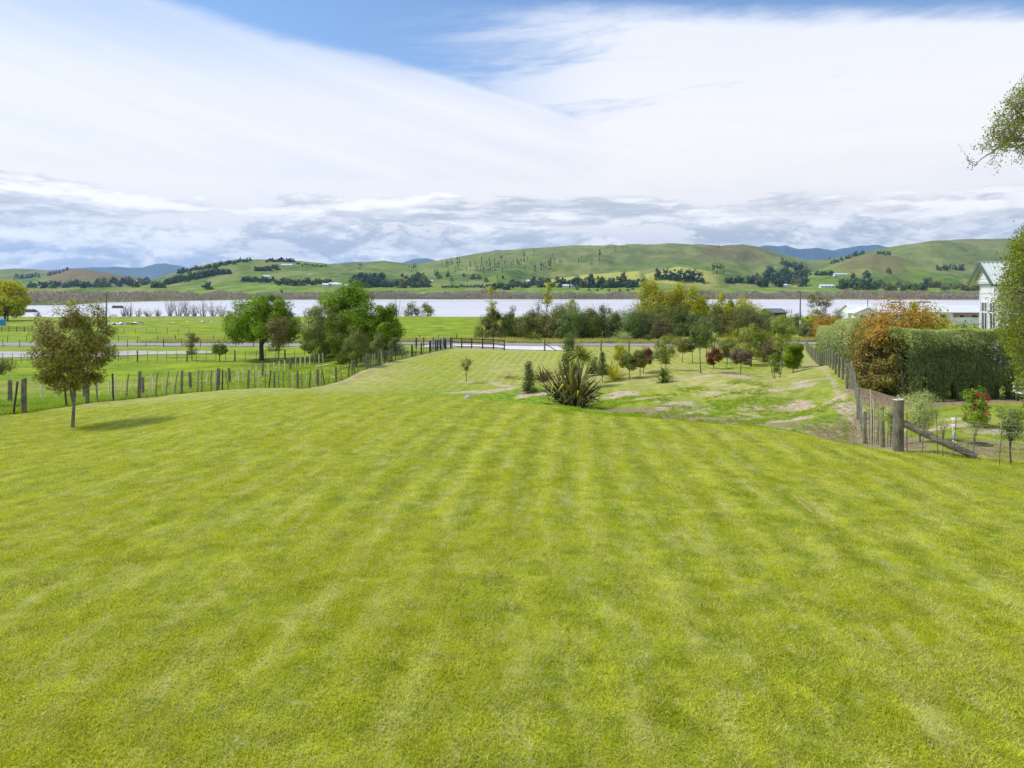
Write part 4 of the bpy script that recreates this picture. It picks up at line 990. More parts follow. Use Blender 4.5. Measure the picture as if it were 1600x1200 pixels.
# the big flax on the edge of the lawn: every sword leaf is a part
r_ = np.random.RandomState(77)
bf = empty('big_flax', at(895, 36.0), 'largest flax bush with dark sword leaves and yellow tips at the edge of the lawn', 'flax')
protoV = []
for k in range(6):
    V = []; Q = []; L = 1.0; Wd = .028; th = 0.0; p = np.zeros(3); seg = 5; cu = (.15, .45, .8, .1, .6, 1.1)[k]
    for s in range(seg+1):
        f = s/seg; wv = (.7, 1.0, 1.0, .85, .55, .06)[s]
        V += [p+np.array([0, -Wd*wv, 0]), p+np.array([0, Wd*wv, 0])]
        if s in (3, 4) and cu > .7: th += cu*.75
        th += cu*f*.35; p = p+np.array([math.sin(th), 0, math.cos(th)])*L/seg
    Q = [(2*s, 2*s+1, 2*s+3, 2*s+2) for s in range(seg)]
    protoV.append((np.array(V), np.array(Q)))
bm_ = [[np_mesh('leaf', v, q, M[mt]) for v, q in protoV] for mt in ('flaxA', 'flaxB')]
for i in range(290):
    a = r_.rand()*6.283; tilt = .03+.86*r_.rand()**.85
    if r_.rand() < .38: tilt = .75+.75*r_.rand()
    ln = 2.2*(.75+.5*r_.rand())*(.98 if tilt < .7 else .66 if tilt > .9 else .86)
    kind = 1 if (tilt < .45 and r_.rand() < .35) else 0
    k = r_.randint(6)
    ob = mobj('leaf', bm_[kind][k], bf, (math.cos(a)*.34*r_.rand(), math.sin(a)*.34*r_.rand(), -.03+.22*r_.rand()*(tilt > .75)))
    ob.rotation_euler = (Matrix.Rotation(a, 3, 'Z') @ Matrix.Rotation(tilt, 3, 'Y') @ Matrix.Rotation(r_.randn()*.5, 3, 'Z')).to_euler()
    ob.scale = (ln, ln*1.05, ln)
flax('bronze flax clump left of the largest flax', at(849, 53), 1.45, 120, 'flaxbronze', .07, 1)
flax('yellow green flax on the mound right of the small conifers', at(960, 51), 1.45, 110, 'flaxyel', .06, 2)
flax('brown flax with drooping leaves behind the yellow green flax', at(951, 56), 1.2, 80, 'flaxbronze', .06, 3)
flax('variegated flax near the right fence behind the mound', at(1196, 66), 1.3, 110, 'cabbage', .06, 4)
flax('dark flax growing in the dry verge across the road', at(832, 124.5), 2.2, 150, 'darkshrub', .12, 5)
flax('pale toe toe grass clump across the road', at(972, 124.5), 2.6, 220, 'corokiatip', .07, 6, 1.3, .8, name='toe_toe_grass')
flax('reed clump at the foot of the grey brown bush', at(1012, 125), 1.6, 200, 'corokia', .07, 7, .8, .5, name='reed_clump')
cabbage('cabbage tree right behind the tip of the largest flax', at(905, 47.5), 2.15, 1.05, 130, 1, ((0, 0, 0), (.35, .1, -.25)))
cabbage('short cabbage tree in the middle of the garden trees', at(1113, 64), 1.9, 1.0, 110, 2)
cabbage('palm like cabbage tree at the left end of the roadside belt', at(771, 133), 4.3, 1.7, 140, 3, ((0, 0, 0), (.9, .1, -.5), (-.6, 0, -.6)), 'darkshrub')
cabbage('low cabbage tree below the purple brown garden tree', at(1173, 60), 1.0, .8, 90, 4)

# ------------------------------------------------------------------ garden trees on the mound
gt = [ # px, d, w, h, z0, mat, shape, n, name, label
 (889, 56, 1.6, 3.3, .2, 'bushB', 'cone', 4600, 'conifer', 'pointed green conifer behind the largest flax'),
 (826, 47, .95, 2.0, .05, 'bushC', 'cone', 1800, 'conifer', 'slim grey green conifer left of the bronze flax'),
 (941, 50, .8, 2.05, .45, 'bushC', 'cone', 1300, 'conifer', 'small upright conifer with a thin trunk right of the largest flax'),
 (929, 56, 1.3, 1.5, .1, 'bushA', 'bush', 1200, 'shrub', 'low olive shrub between the largest flax and small conifer'),
 (984, 50, 1.45, 1.85, .65, 'darkshrub', 'round', 2200, 'garden_tree', 'round olive headed tree, left of the pair at the mound edge'),
 (1000, 51, 1.25, 1.75, .6, 'olive', 'round', 1900, 'garden_tree', 'round olive headed tree, right of the pair at the mound edge'),
 (1005, 55, 1.7, 1.95, .5, 'red', 'round', 2200, 'garden_tree', 'copper red tree behind the pair of olive headed trees'),
 (1041, 56, 1.8, 2.6, .35, 'airy', 'vase', 2600, 'garden_tree', 'loose feathery shrub tree behind the small dark cabbage shrub'),
 (1066, 64, 1.5, 2.3, .8, 'olive', 'vase', 1000, 'garden_tree', 'thin small tree left of the staked young tree'),
 (1082, 64, 1.4, 2.4, .9, 'bushB', 'vase', 1100, 'garden_tree', 'staked young tree left of the tall slim tree'),
 (1095, 52, 1.75, 3.6, 1.75, 'bushB', 'round', 2600, 'garden_tree', 'tall slim tree with a bare lower trunk in the middle of the mound'),
 (1115, 57, 1.35, 1.65, .3, 'red', 'round', 2100, 'garden_tree', 'copper red globe bush under the short cabbage tree'),
 (1135, 58, 1.5, 2.3, .8, 'bushC', 'vase', 1300, 'garden_tree', 'thin grey green tree left of the purple headed tree'),
 (1157, 49.5, 1.45, 1.85, .62, 'purple', 'round', 2700, 'garden_tree', 'purple headed round tree on a short trunk'),
 (1170, 62, 2.9, 3.5, .5, 'airy', 'round', 3600, 'garden_tree', 'spreading pale green tree behind the purple headed tree'),
 (1192, 64, 2.4, 3.0, .4, 'citrus', 'vase', 2000, 'garden_tree', 'leaning light green tree left of the tall airy tree'),
 (1222, 58, 2.6, 4.2, 1.3, 'airy', 'vase', 4200, 'garden_tree', 'tall airy tree with a slanting pale trunk, highest on the mound'),
 (1210, 60, 2.2, 2.3, .3, 'purple', 'round', 2000, 'garden_tree', 'mauve shrub in front of the tall airy tree'),
 (1181, 70, 2.6, 2.6, .3, 'bushB', 'bush', 1800, 'garden_tree', 'green shrub at the back of the mound near the road'),
 (1140, 72, 2.4, 2.5, .3, 'yelgreen', 'bush', 1500, 'garden_tree', 'yellow green shrub at the back of the mound near the road'),
 (1103, 74, 2.6, 3.2, .5, 'airy', 'round', 1800, 'garden_tree', 'grey green shrub behind the short cabbage tree at the road'),
 (1030, 70, 1.6, 1.9, .2, 'bushC', 'bush', 1300, 'garden_tree', 'low grey bush near the road behind the copper red tree'),
 (970, 66, 1.8, 1.9, .1, 'yelgreen', 'bush', 1600, 'garden_tree', 'yellowish shrub behind the yellow green flax'),
 (1239, 52, 1.55, 2.15, .05, 'pine', 'egg', 9000, 'conifer', 'dense dark green egg shaped conifer near the right fence'),
 (1213, 46, .95, 1.75, .35, 'citrus', 'vase', 420, 'sapling', 'sparse multi stemmed sapling in a bare patch on the mound'),
 (728, 57.5, 1.25, 1.9, .85, 'olive', 'round', 420, 'sapling', 'lone small sapling in the hollow below the lawn'),
]
for i, (px, d, w, h, z0, mt, sh, n, nm, lab) in enumerate(gt):
    st_ = 3 if (px in (1213,)) else 1
    big = .10 if d < 60 else .13
    T(nm, lab, 'tree' if 'shrub' not in nm else 'shrub', at(px, d), w*1.08, h*1.0, z0, mt, (big, big*.45), int(n*1.3), sh, 22 if sh not in ('cone', 'egg') else 48, .17 if sh != 'cone' else .24, 'barkgrey', .035 if h < 3 else .05, seed=300+i, stems=st_, flat=.95, droop=.3)
o = flax('small dense dark green cabbage shrub on the mound', at(1038, 47), .85, 150, 'citrus', .04, 8, 1.6, .5, name='dense_shrub')
mobj('leaves', blade_mesh(np.random.RandomState(4), 130, .75, .04, 1.7, .5, 'leaves', M['darkshrub'], .05), o, (0, 0, .5))
# fallen branches behind the flax
b = MB()
for k in range(12):
    p = Vector((r_.randn()*.6, r_.randn()*.3, .08)); b.tube([p, p+Vector((r_.randn()*.5, r_.randn()*.3, .25*r_.rand())), p+Vector((r_.randn()*.9, r_.randn()*.4, .3*r_.rand()))], [.03, .02, .008], 5)
tag(b.obj('brush_pile', M['barkgrey'], None, at(808, 60)), 'pile of grey cut branches in the hollow left of the slim conifer', 'brush pile')
# white stone at the lawn edge
def rock_mesh(seed, r, m, sq=.6):
    rr = np.random.RandomState(seed); import bmesh as bmm
    bm = bmm.new(); bmm.ops.create_icosphere(bm, subdivisions=2, radius=r)
    for v in bm.verts:
        v.co *= 1+.22*rr.randn()*.6; v.co.z *= sq
    me = bpy.data.meshes.new('rock'); bm.to_mesh(me); bm.free(); me.materials.append(m); return me
tag(mobj('pale_stone', rock_mesh(3, .15, M['rock'], .75), None, at(731, 29.6, .06)), 'pale grey stone lying on the lip of the lawn', 'stone')

# ------------------------------------------------------------------ hedges and garden right of the fence
def hedge_points(rs, n, path, wid, hfun, shell=.35):
    """points in a clipped hedge running along path [(x,y)], half width wid"""
    path = np.array(path, float); seg = np.linalg.norm(np.diff(path, axis=0), axis=1); cum = np.concatenate([[0], np.cumsum(seg)])
    s = rs.rand(n)*cum[-1]; i = np.clip(np.searchsorted(cum, s)-1, 0, len(seg)-1); f = (s-cum[i])/seg[i]
    c = path[i]+(path[i+1]-path[i])*f[:, None]; t = (path[i+1]-path[i])/seg[i][:, None]; nn = np.stack([-t[:, 1], t[:, 0]], 1)
    hh = hfun(s)
    face = rs.rand(n)
    side = np.where(face < .42, -1, np.where(face < .62, 1, 0)); top = face > .62
    off = np.where(side != 0, side*wid*(1-shell*rs.rand(n)**2), (rs.rand(n)*2-1)*wid)
    v = np.where(top, 1-.16*rs.rand(n)**1.6, rs.rand(n))
    lump = .16*fbm(s*.9, v*3+side*7, 3, 12) + .10*fbm(s*3.1, v*6+side*7, 2, 13)
    endc = rs.rand(n) < .05; off = np.where(endc, (rs.rand(n)*2-1)*wid, off)
    e0 = rs.rand(n) < .5; c = np.where(endc[:, None], np.where(e0[:, None], path[0], path[-1])+t*rs.rand(n, 1)*.25, c)
    off = off*(1+lump) * (1-.18*np.maximum(v-.75, 0)/.25)
    z = v*hh*(1+.045*fbm(s*1.1, s*0+2, 3, 5))
    P = np.concatenate([c+nn*off[:, None], z[:, None]], 1)
    out = np.concatenate([nn*(side*1.1)[:, None], (top*1.2+.55)[:, None]], 1)
    return P, out+rs.randn(n, 3)*.55, v, top
def hedge(name, label, path, wid, hfun, n, leaf, mt, mtt, seed, tips=.86, gaps=()):
    rs = np.random.RandomState(seed); P, out, v, top = hedge_points(rs, n, path, wid, hfun)
    base = Vector((path[0][0], path[0][1], 0)); gz_ = H(P[:, 0], P[:, 1]); P[:, 2] += gz_
    keep = np.ones(n, bool)
    for (cx, w_, z1) in gaps:
        h_ = P[:, 2]-gz_; keep &= ~((np.abs(P[:, 0]-cx) < w_*(1-h_/z1)) & (h_ < z1))
    P = P[keep]; out = out[keep]; v = v[keep]; top = top[keep]
    base.z = gz(base.x, base.y); P = P-np.array(base)[None]
    o = empty(name, base, label, 'hedge')
    tip = (v+(.07 if tips > .7 else .28)*rs.randn(len(v)) > tips)  # pale shoots; their lighter colour also paints in the sunlit hedge faces
    mobj('foliage', leaf_mesh('foliage', P[~tip], out[~tip], leaf[0], leaf[1], M[mt], rs), o)
    ut = out[tip]*.5
    mobj('new_growth', leaf_mesh('new_growth', P[tip]+np.array([0, 0, .04]), ut, leaf[0]*1.2, leaf[1]*.8, M[mtt], rs), o)
    # stems
    b = MB(); path = np.array(path, float)
    tot = np.linalg.norm(np.diff(path, axis=0), axis=1).sum(); k = int(tot/1.0)
    for q in range(k):
        f = (q+.5)/k; x = path[0, 0]+(path[-1, 0]-path[0, 0])*f; y = path[0, 1]+(path[-1, 1]-path[0, 1])*f; z = gz(x, y); hh = float(hfun(np.array([f*tot]))[0])
        for w_ in range(3):
            e = Vector((x+rs.randn()*.3, y+rs.randn()*.2, z+hh*.7))-base; s_ = Vector((x+rs.randn()*.05, y+rs.randn()*.05, z-.1))-base
            b.tube([s_, s_.lerp(e, .5)+Vector((rs.randn()*.08, 0, 0)), e], [.045, .03, .012], 5, False)
    mobj('stems', b.mesh('stems', M['bark'], True), o)
    return o
hedge('clipped_hedge', 'long pale grey green clipped hedge running along the right boundary fence', [(fenceR(y)+1.45, y) for y in (37.5, 46, 56, 66, 76)], .95,
      lambda s: 2.62+.018*s, 80000, (.10, .05), 'corokia', 'corokiatip', 71, tips=.62)
# same bushes but separate rows: front hedge facing the lawn
xs0 = (1404-800)/FPX*31.8; xs1 = (1580-800)/FPX*32.2
hedge('front_hedge', 'dark green clipped hedge with silvery top facing the lawn in front of the white house', [(xs0, 31.9), (xs0+(xs1-xs0)*.5, 32.1), (xs1, 32.4)], 1.0,
      lambda s: 2.95+0*s, 72000, (.085, .045), 'corokia', 'corokiatip', 72, tips=.80, gaps=((17.45, .30, 1.5), (18.6, .35, .9), (19.5, .28, .8), (20.9, .25, .8)))
def photinia():
    rs = np.random.RandomState(74); o = empty('photinia_bush', at(1379, 33.2), 'tall photinia bush with rusty orange new leaves joining the two hedges', 'shrub')
    P, out, cs = crown_points(rs, 30000, 3.1, 3.2, 0.05, 'bush', 170, .10, .25, (.1, 0), .9); P[:, 0] += .25; P[:, 1] += .2
    # extend to the right behind the front hedge
    P2, out2, cs2 = crown_points(rs, 16000, 5.4, 3.95, 0.3, 'bush', 110, .10, .25, (0, 0), .9); P2[:, 0] += 2.1; P2[:, 1] += 1.9
    P = np.concatenate([P, P2]); out = np.concatenate([out, out2])*1.3+np.array([0, 0, .3]); out = out+.5*rs.randn(*out.shape)
    tip = (P[:, 2]+.5*rs.randn(len(P)) > 2.35)
    mobj('foliage', leaf_mesh('foliage', P[~tip], out[~tip], .12, .05, M['orange'], rs), o)
    mobj('new_growth', leaf_mesh('new_growth', P[tip], out[tip], .12, .05, M['orangetop'], rs), o)
    mobj('trunk', twig_mesh(rs, 14, 2.2, 2.6, M['bark'], 'trunk', rad=.05), o)
photinia()
T('garden_shrub', 'bright lime yellow bush above the middle of the front hedge', 'shrub', at(1464, 36.5), 2.6, 4.0, .5, 'lime', (.11, .06), 4600, 'bush', 40, .13, seed=81)
T('garden_shrub', 'yellow green bush top left of the lime yellow bush', 'shrub', at(1432, 36.0), 2.0, 4.15, .5, 'yelgreen', (.11, .06), 3600, 'bush', 30, .14, seed=82)
T('garden_shrub', 'soft grey green shrub showing between lime bush and white house', 'shrub', at(1520, 37.5), 2.8, 3.2, .3, 'bushC', (.11, .05), 4200, 'bush', 30, .14, seed=83)
T('wispy_shrub', 'wispy silvery shrub behind the big strainer post', 'shrub', at(1438, 19.6), 1.15, 1.38, .30, 'corokiatip', (.085, .014), 2600, 'vase', 30, .20, 'barkgrey', .028, seed=84, limbs=18, droop=-1.5)
T('wispy_shrub', 'small wispy silvery shrub left of the big strainer post', 'shrub', at(1390, 20.0), .5, 1.1, .3, 'corokiatip', (.08, .014), 700, 'vase', 14, .24, 'barkgrey', .02, seed=85, droop=-1.5)
T('young_shrub', 'young airy shrub with thin trunk at the right edge of the garden', 'tree', at(1580, 16.5), .72, 1.28, .38, 'bushC', (.06, .014), 1900, 'vase', 26, .2, 'bark', .022, seed=86, limbs=16, droop=-1)
T('bare_sapling', 'thin nearly leafless sapling right of the stay post', 'tree', at(1473, 17.2), .4, .95, .4, 'greygreen', (.04, .012), 120, 'vase', 12, .25, 'barkgrey', .012, seed=87, limbs=14)
T('bare_sapling', 'thin nearly leafless sapling in front of the earth hollow', 'tree', at(1522, 16.9), .7, .98, .45, 'greygreen', (.04, .012), 160, 'vase', 12, .25, 'barkgrey', .012, seed=88, limbs=14)
# rose bush
ro = T('rose_bush', 'rose bush with deep pink flowers in the garden below the front hedge', 'rose bush', at(1523, 21.4), .95, 1.15, .12, 'citrus', (.065, .04), 1500, 'bush', 26, .17, 'bark', .02, seed=89, limbs=10)
rr = np.random.RandomState(90)
for k in range(17):
    a = rr.rand()*6.28; e = rr.rand(); p = Vector((math.cos(a)*.42*(1-.4*e), -abs(math.sin(a))*.36, .25+.85*e))
    b = MB()
    for j in range(7):
        t = j*.9+rr.rand(); c = Vector((math.cos(t)*.022, math.sin(t)*.022, 0)); n_ = Vector((math.cos(t), math.sin(t), .5))
        b.raw([c, c+Vector((math.cos(t+.6)*.04, math.sin(t+.6)*.04, .03)), c+Vector((math.cos(t)*.055, math.sin(t)*.055, .02)), c+Vector((math.cos(t-.6)*.04, math.sin(t-.6)*.04, .03))], [(0, 1, 2, 3)])
    b.obj('rose_flower', M['flower'], ro, p, (rr.rand()*1.5, rr.rand()*1.5, 0))
# white plant markers in a row
for k, (px, d) in enumerate([(1489, 22.8), (1489, 21.3), (1489.5, 20.2), (1490, 19.3), (1490, 18.6), (1490.5, 18.0)]):
    b = MB(); b.box(-.006, .006, -.02, .02, 0, .10); b.raw([(-.06, -.05, .10), (.06, -.05, .10), (.05, .03, .15), (-.05, .03, .15), (0, -.05, .085)], [(0, 1, 2, 3), (0, 4, 1)])
    tag(b.obj('plant_marker', M['white'], None, at(px, d), (0, 0, rr.randn()*.4)), 'small white tilted marker in the garden, %s of six in a row' % ['farthest', 'second farthest', 'third farthest', 'third nearest', 'second nearest', 'nearest'][k], 'plant marker', 'white plant markers in a row')
# dark hollow in the mulch: low rim, flat dark disc for its shade
o = empty('garden_hollow', at(1531, 18.7), 'low rimmed hollow with flat dark mouth in the bare earth of the garden', 'hollow')
b = MB()
for k in range(14):
    t0, t1 = 2*math.pi*k/14, 2*math.pi*(k+1)/14
    for r0, r1 in ((.16, .24),):
        vs = [(math.cos(t)*r*1.25, math.sin(t)*r, z) for t in (t0, t1) for r in (r0, r1) for z in (-.05, .03)]
        b.raw(vs, [(0, 2, 6, 4), (1, 5, 7, 3), (2, 3, 7, 6), (0, 4, 5, 1)])
b.obj('rim', M['bark'], o)
MB().raw([(math.cos(t*.4488)*.2, math.sin(t*.4488)*.165, .012) for t in range(14)], [tuple(range(14))]).obj('opening', M['dark'], o)  # flat dark disc painted as the shade inside the hollow

# ------------------------------------------------------------------ corkscrew willow at the right edge
def big_willow():
    rs = np.random.RandomState(55); ox, oy = 13.6, 17.2; o = empty('corkscrew_willow', (ox, oy, gz(ox, oy)), 'corkscrew willow reaching into the picture from beyond the right edge', 'tree')
    zb = gz(ox, oy)
    def loc(x, y, z): return Vector((x-ox, y-oy, z-zb))
    b = MB()
    b.tube([loc(ox, oy, zb-.3), loc(ox+.05, oy, -2.0), loc(ox-.1, oy, .3), loc(ox-.2, oy, 2.6), loc(ox-.1, oy, 4.6)], [.26, .22, .17, .12, .06], 10)
    ends = []
    def wiggle(p, q, r0, r1, n=9, amp=.07):
        pts = [p.lerp(q, i/n)+Vector((rs.randn(), rs.randn()*.6, rs.randn()))*amp*(1 if 0 < i < n else 0) for i in range(n+1)]
        b.tube(pts, [r0+(r1-r0)*i/n for i in range(n+1)], 5, False); return pts
    D = 17.0
    def w(px, py, d=D): return loc((px-800)/FPX*d, d, (HOR-py)/FPX*d)
    low = wiggle(w(1740, 250), w(1600, 218), .075, .05, 5, .03)+wiggle(w(1600, 218), w(1574, 219), .05, .04, 3, .015)+wiggle(w(1574, 219), w(1549, 239), .036, .022, 5, .02)+wiggle(w(1549, 239), w(1524, 258), .018, .009, 5, .02)
    wiggle(w(1600, 226), w(1562, 233), .025, .012, 6, .02); wiggle(w(1524, 258), w(1508, 246), .009, .005, 6, .035); wiggle(w(1528, 256), w(1511, 262), .008, .004, 5, .03)
    wiggle(w(1516, 252), w(1497, 224), .007, .003, 9, .035)
    up = wiggle(w(1740, 235), w(1612, 160), .07, .03, 8, .05)+wiggle(w(1680, 190), w(1590, 185), .03, .012, 6, .05)
    anchors = low+up
    LP = []
    def inreg(px, py):
        return (py < 262 - max(0, px-1570)*.1) and (py > np.interp(px, [1500, 1530, 1545, 1560, 1580, 1600, 1660], [235, 224, 200, 178, 150, 128, 70]))
    tries = 0
    while len(LP) < 2600 and tries < 40000:
        tries += 1
        px = rs.uniform(1500, 1720); py = rs.uniform(60, 262); dd = D+rs.randn()*.55
        if not inreg(px, py): continue
        dens = np.clip((px-1505)/75, .12, 1)*np.clip((248-py)/34, .12, 1)
        if rs.rand() > dens: continue
        LP.append(w(px, py, dd))
    # small twigs carrying leaves in the upper mass
    L = []
    for p in LP:
        if rs.rand() < .30:
            a = min(anchors, key=lambda q: (q-p).length); wiggle(a.lerp(p, .35), p, .009, .003, 5, .045)
        for k in range(rs.randint(3, 10)): L.append(p+Vector(rs.randn(3))*.075)
    # lower drooping mass
    lowL = []
    def inlow(px, py):
        xl = np.interp(py, [360, 380, 430, 460, 500, 560, 600, 640], [1595, 1583, 1566, 1556, 1551, 1580, 1590, 1605]); return px > xl
    hub = [w(1690, 330), w(1680, 420), w(1700, 500)]
    tr_ = [loc(ox-.05, oy, -.3), loc(ox, oy, .8), loc(ox, oy, -1.5)]
    for h_, t_ in zip(hub, tr_): wiggle(t_, h_, .07, .04, 4, .04)
    n_ = 0
    while n_ < 5200:
        px = rs.uniform(1545, 1700); py = rs.uniform(355, 640); dd = D+rs.randn()*.6
        if not inlow(px, py): continue
        e = .5+.5*fbm(np.array([px/26.]), np.array([py/26.]), 3, 3)[0]
        if rs.rand() > e*1.25+(.25 if px > 1610 else 0): continue
        n_ += 1; p = w(px, py, dd)
        if rs.rand() < .28:
            h_ = min(hub, key=lambda q: (q-p).length); wiggle(h_.lerp(p, .55), p, .010, .003, 6, .05)
        for k in range(rs.randint(4, 12)): lowL.append(p+Vector(rs.randn(3))*.075)
    for i in range(16000):
        px = rs.uniform(1640, 2050); py = rs.uniform(-160, 560); p = w(px, py, D+rs.randn()*1.2)
        lowL.append(p)
    A = np.array([tuple(v) for v in L+lowL])
    mobj('crown', leaf_mesh('crown', A, rs.randn(len(A), 3)+np.array([0, 0, .5]), .068, .024, M['willow'], rs, 1.0), o)
    mobj('trunk', b.mesh('trunk', M['barkgrey'], True), o)
big_willow()

# ------------------------------------------------------------------ white villa behind the front hedge
def villa():
    th = math.radians(15); g = -4.9
    o = empty('white_villa', (29.3, 45.0, g), 'white weatherboard villa with pale green corrugated gable roof behind the hedge', 'house', rz=0)
    ex = Vector((math.cos(th), -math.sin(th), 0)); ey = Vector((math.sin(th), math.cos(th), 0))    # along ridge / into depth
    def P(a, b_, z): return tuple(ex*a+ey*b_+Vector((0, 0, z)))
    def slab(mb, a0, a1, b0, b1, z0, z1):
        mb.raw([P(a0, b0, z0), P(a1, b0, z0), P(a1, b1, z0), P(a0, b1, z0), P(a0, b0, z1), P(a1, b0, z1), P(a1, b1, z1), P(a0, b1, z1)],
               [(0, 3, 2, 1), (4, 5, 6, 7), (0, 1, 5, 4), (1, 2, 6, 5), (2, 3, 7, 6), (3, 0, 4, 7)])
    eave = .27-g; ridge = 1.63-g
    # walls: body set in from the eaves
    a0, a1, b0, b1 = .55, 12.0, .45, 3.55
    mb = MB(); slab(mb, a0, a1, b0, b1, -.3, eave+.02); mb.obj('wall', M['white'], o)
    for k in range(16):      # weatherboards as proud laps on the two visible faces
        z = .4+k*.30
        m2 = MB(); slab(m2, a0-.018, a0-.001, b0, b1, z, z+.24); slab(m2, a0, a1, b0-.018, b0-.001, z, z+.24); m2.obj('weatherboard', M['white'], o)
    mb = MB(); mid = 2.0
    mb.raw([P(.30, .25, eave), P(.30, 3.75, eave), P(.30, mid, ridge-.12), P(.45, .25, eave), P(.45, 3.75, eave), P(.45, mid, ridge-.12)], [(0, 1, 2), (5, 4, 3), (0, 3, 4, 1), (0, 2, 5, 3), (1, 4, 5, 2)])
    mb.obj('gable', M['white'], o)
    for q in range(5):
        z = eave+.10+q*.21; hw = 1.75*(1-(z-eave)/(ridge-eave))-.05
        m2 = MB(); slab(m2, .27, .298, mid-hw, mid+hw, z, z+.17); m2.obj('gable_board', M['white'], o)
    # roof slopes with ribs
    for sgn, nm in ((-1, 'roof_slope'), (1, 'roof_slope')):
        mb = MB(); be = mid+sgn*2.25; ze = eave-.06
        A = [P(0, mid, ridge), P(12.4, mid, ridge), P(12.4, be, ze), P(0, be, ze)]
        B = [tuple(Vector(v)+Vector((0, 0, -.05))) for v in A]
        mb.raw(A+B, [(0, 1, 2, 3), (7, 6, 5, 4), (0, 3, 7, 4), (1, 5, 6, 2), (3, 2, 6, 7)]); r = mb.obj(nm, M['roofgreen'], o)
        mb = MB(); x = .1
        while x < 12.3:
            mb.bar(P(x, mid+sgn*.05, ridge+.005), P(x, be, ze+.022), .07, .045); x += .24
        rb = mb.obj('roof_rib', M['roofgreen'], r); rb['kind'] = 'stuff'
        m2 = MB(); m2.bar(P(-.03, mid, ridge-.05), P(-.03, be, ze-.05), .05, .22); m2.obj('barge_board', M['rooftrim'], o)
    m2 = MB(); m2.bar(P(-.05, mid, ridge+.03), P(12.4, mid, ridge+.03), .20, .05); m2.obj('ridge_cap', M['roofgreen'], o)
    m2 = MB(); m2.bar(P(0, -.30, eave-.10), P(12.4, -.30, eave-.10), .12, .12); m2.obj('gutter', M['rooftrim'], o)
    m2 = MB(); slab(m2, a0-.05, a0+.02, b0-.05, b1+.05, eave-.62, eave-.05); slab(m2, a0+.02, a1, b0-.05, b0-.001, eave-.62, eave-.05); m2.obj('frieze', M['white'], o)
    def window(fa, p0, p1, z0, z1, split, bars=1, ft='a'):
        """fa: fixed coordinate face; p0..p1 along the face"""
        wf = MB(); t = .07
        def pc(q0, q1, za, zb, d0, d1):
            if ft == 'a': slab(wf, fa-d1, fa-d0, q0, q1, za, zb)
            else: slab(wf, q0, q1, fa-d1, fa-d0, za, zb)
        pc(p0, p1, z0-t, z0, .02, .09); pc(p0, p1, z1, z1+t, .02, .09); pc(p0, p0+t, z0, z1, .02, .09); pc(p1-t, p1, z0, z1, .02, .09)
        pc(p0+t, p1-t, split-.04, split+.04, .02, .08)
        for k in range(1, bars+1):
            q = p0+(p1-p0)*k/(bars+1); pc(q-.04, q+.04, z0, split-.04, .02, .08); pc(q-.04, q+.04, split+.04, z1, .02, .08)
        wo = wf.obj('window', M['white'], o)
        g_ = MB()
        if ft == 'a': slab(g_, fa-.045, fa-.030, p0+t, p1-t, z0, z1)
        else: slab(g_, p0+t, p1-t, fa-.045, fa-.030, z0, z1)
        g_.obj('pane', M['glass'], wo)
    window(a0, .75, 1.75, 1.7, 3.95, 3.35, 1, 'a'); window(a0, 2.15, 3.2, 1.7, 3.95, 3.35, 1, 'a')
    window(b0, 1.0, 2.1, 1.7, 3.95, 3.35, 1, 'b'); window(b0, 2.7, 4.9, 1.7, 3.95, 3.35, 2, 'b'); window(b0, 6.5, 8.6, 1.7, 3.95, 3.35, 2, 'b')
    for q in (b0-.06, b1-.08):
        m2 = MB(); slab(m2, a0-.06, a0+.08, q, q+.14, -.2, eave-.62); m2.obj('corner_board', M['white'], o)
    m2 = MB(); m2.box(-.2, .2, -.2, .2, ridge-.4, ridge+.75); m2.box(-.26, .26, -.26, .26, ridge+.75, ridge+.85)
    m2.obj('chimney', M['roofgrey'], o, tuple(ex*4.4+ey*2.6))
villa()
# deck rail below the willow
o = empty('garden_bench', at(1606, 30.5), 'white slatted garden bench with dark post under the willow by the hedge', 'bench')
for k in range(3): MB().box(-.6, .9, -.03, .03, .38+.16*k, .46+.16*k).obj('slat', M['white'], o)
for k in (-.5, .75): MB().box(k, k+.08, -.10, -.031, 0, .9).obj('leg', M['postdark'], o)
MB().box(-.6, .9, -.5, -.11, .34, .38).obj('seat', M['white'], o)
MB().box(-.65, 1.4, -.30, -.18, .13, .24).obj('lower_rail', M['postdark'], o)
MB().box(.30, .50, -.62, -.52, 0, 1.0).obj('post', M['postdark'], o)

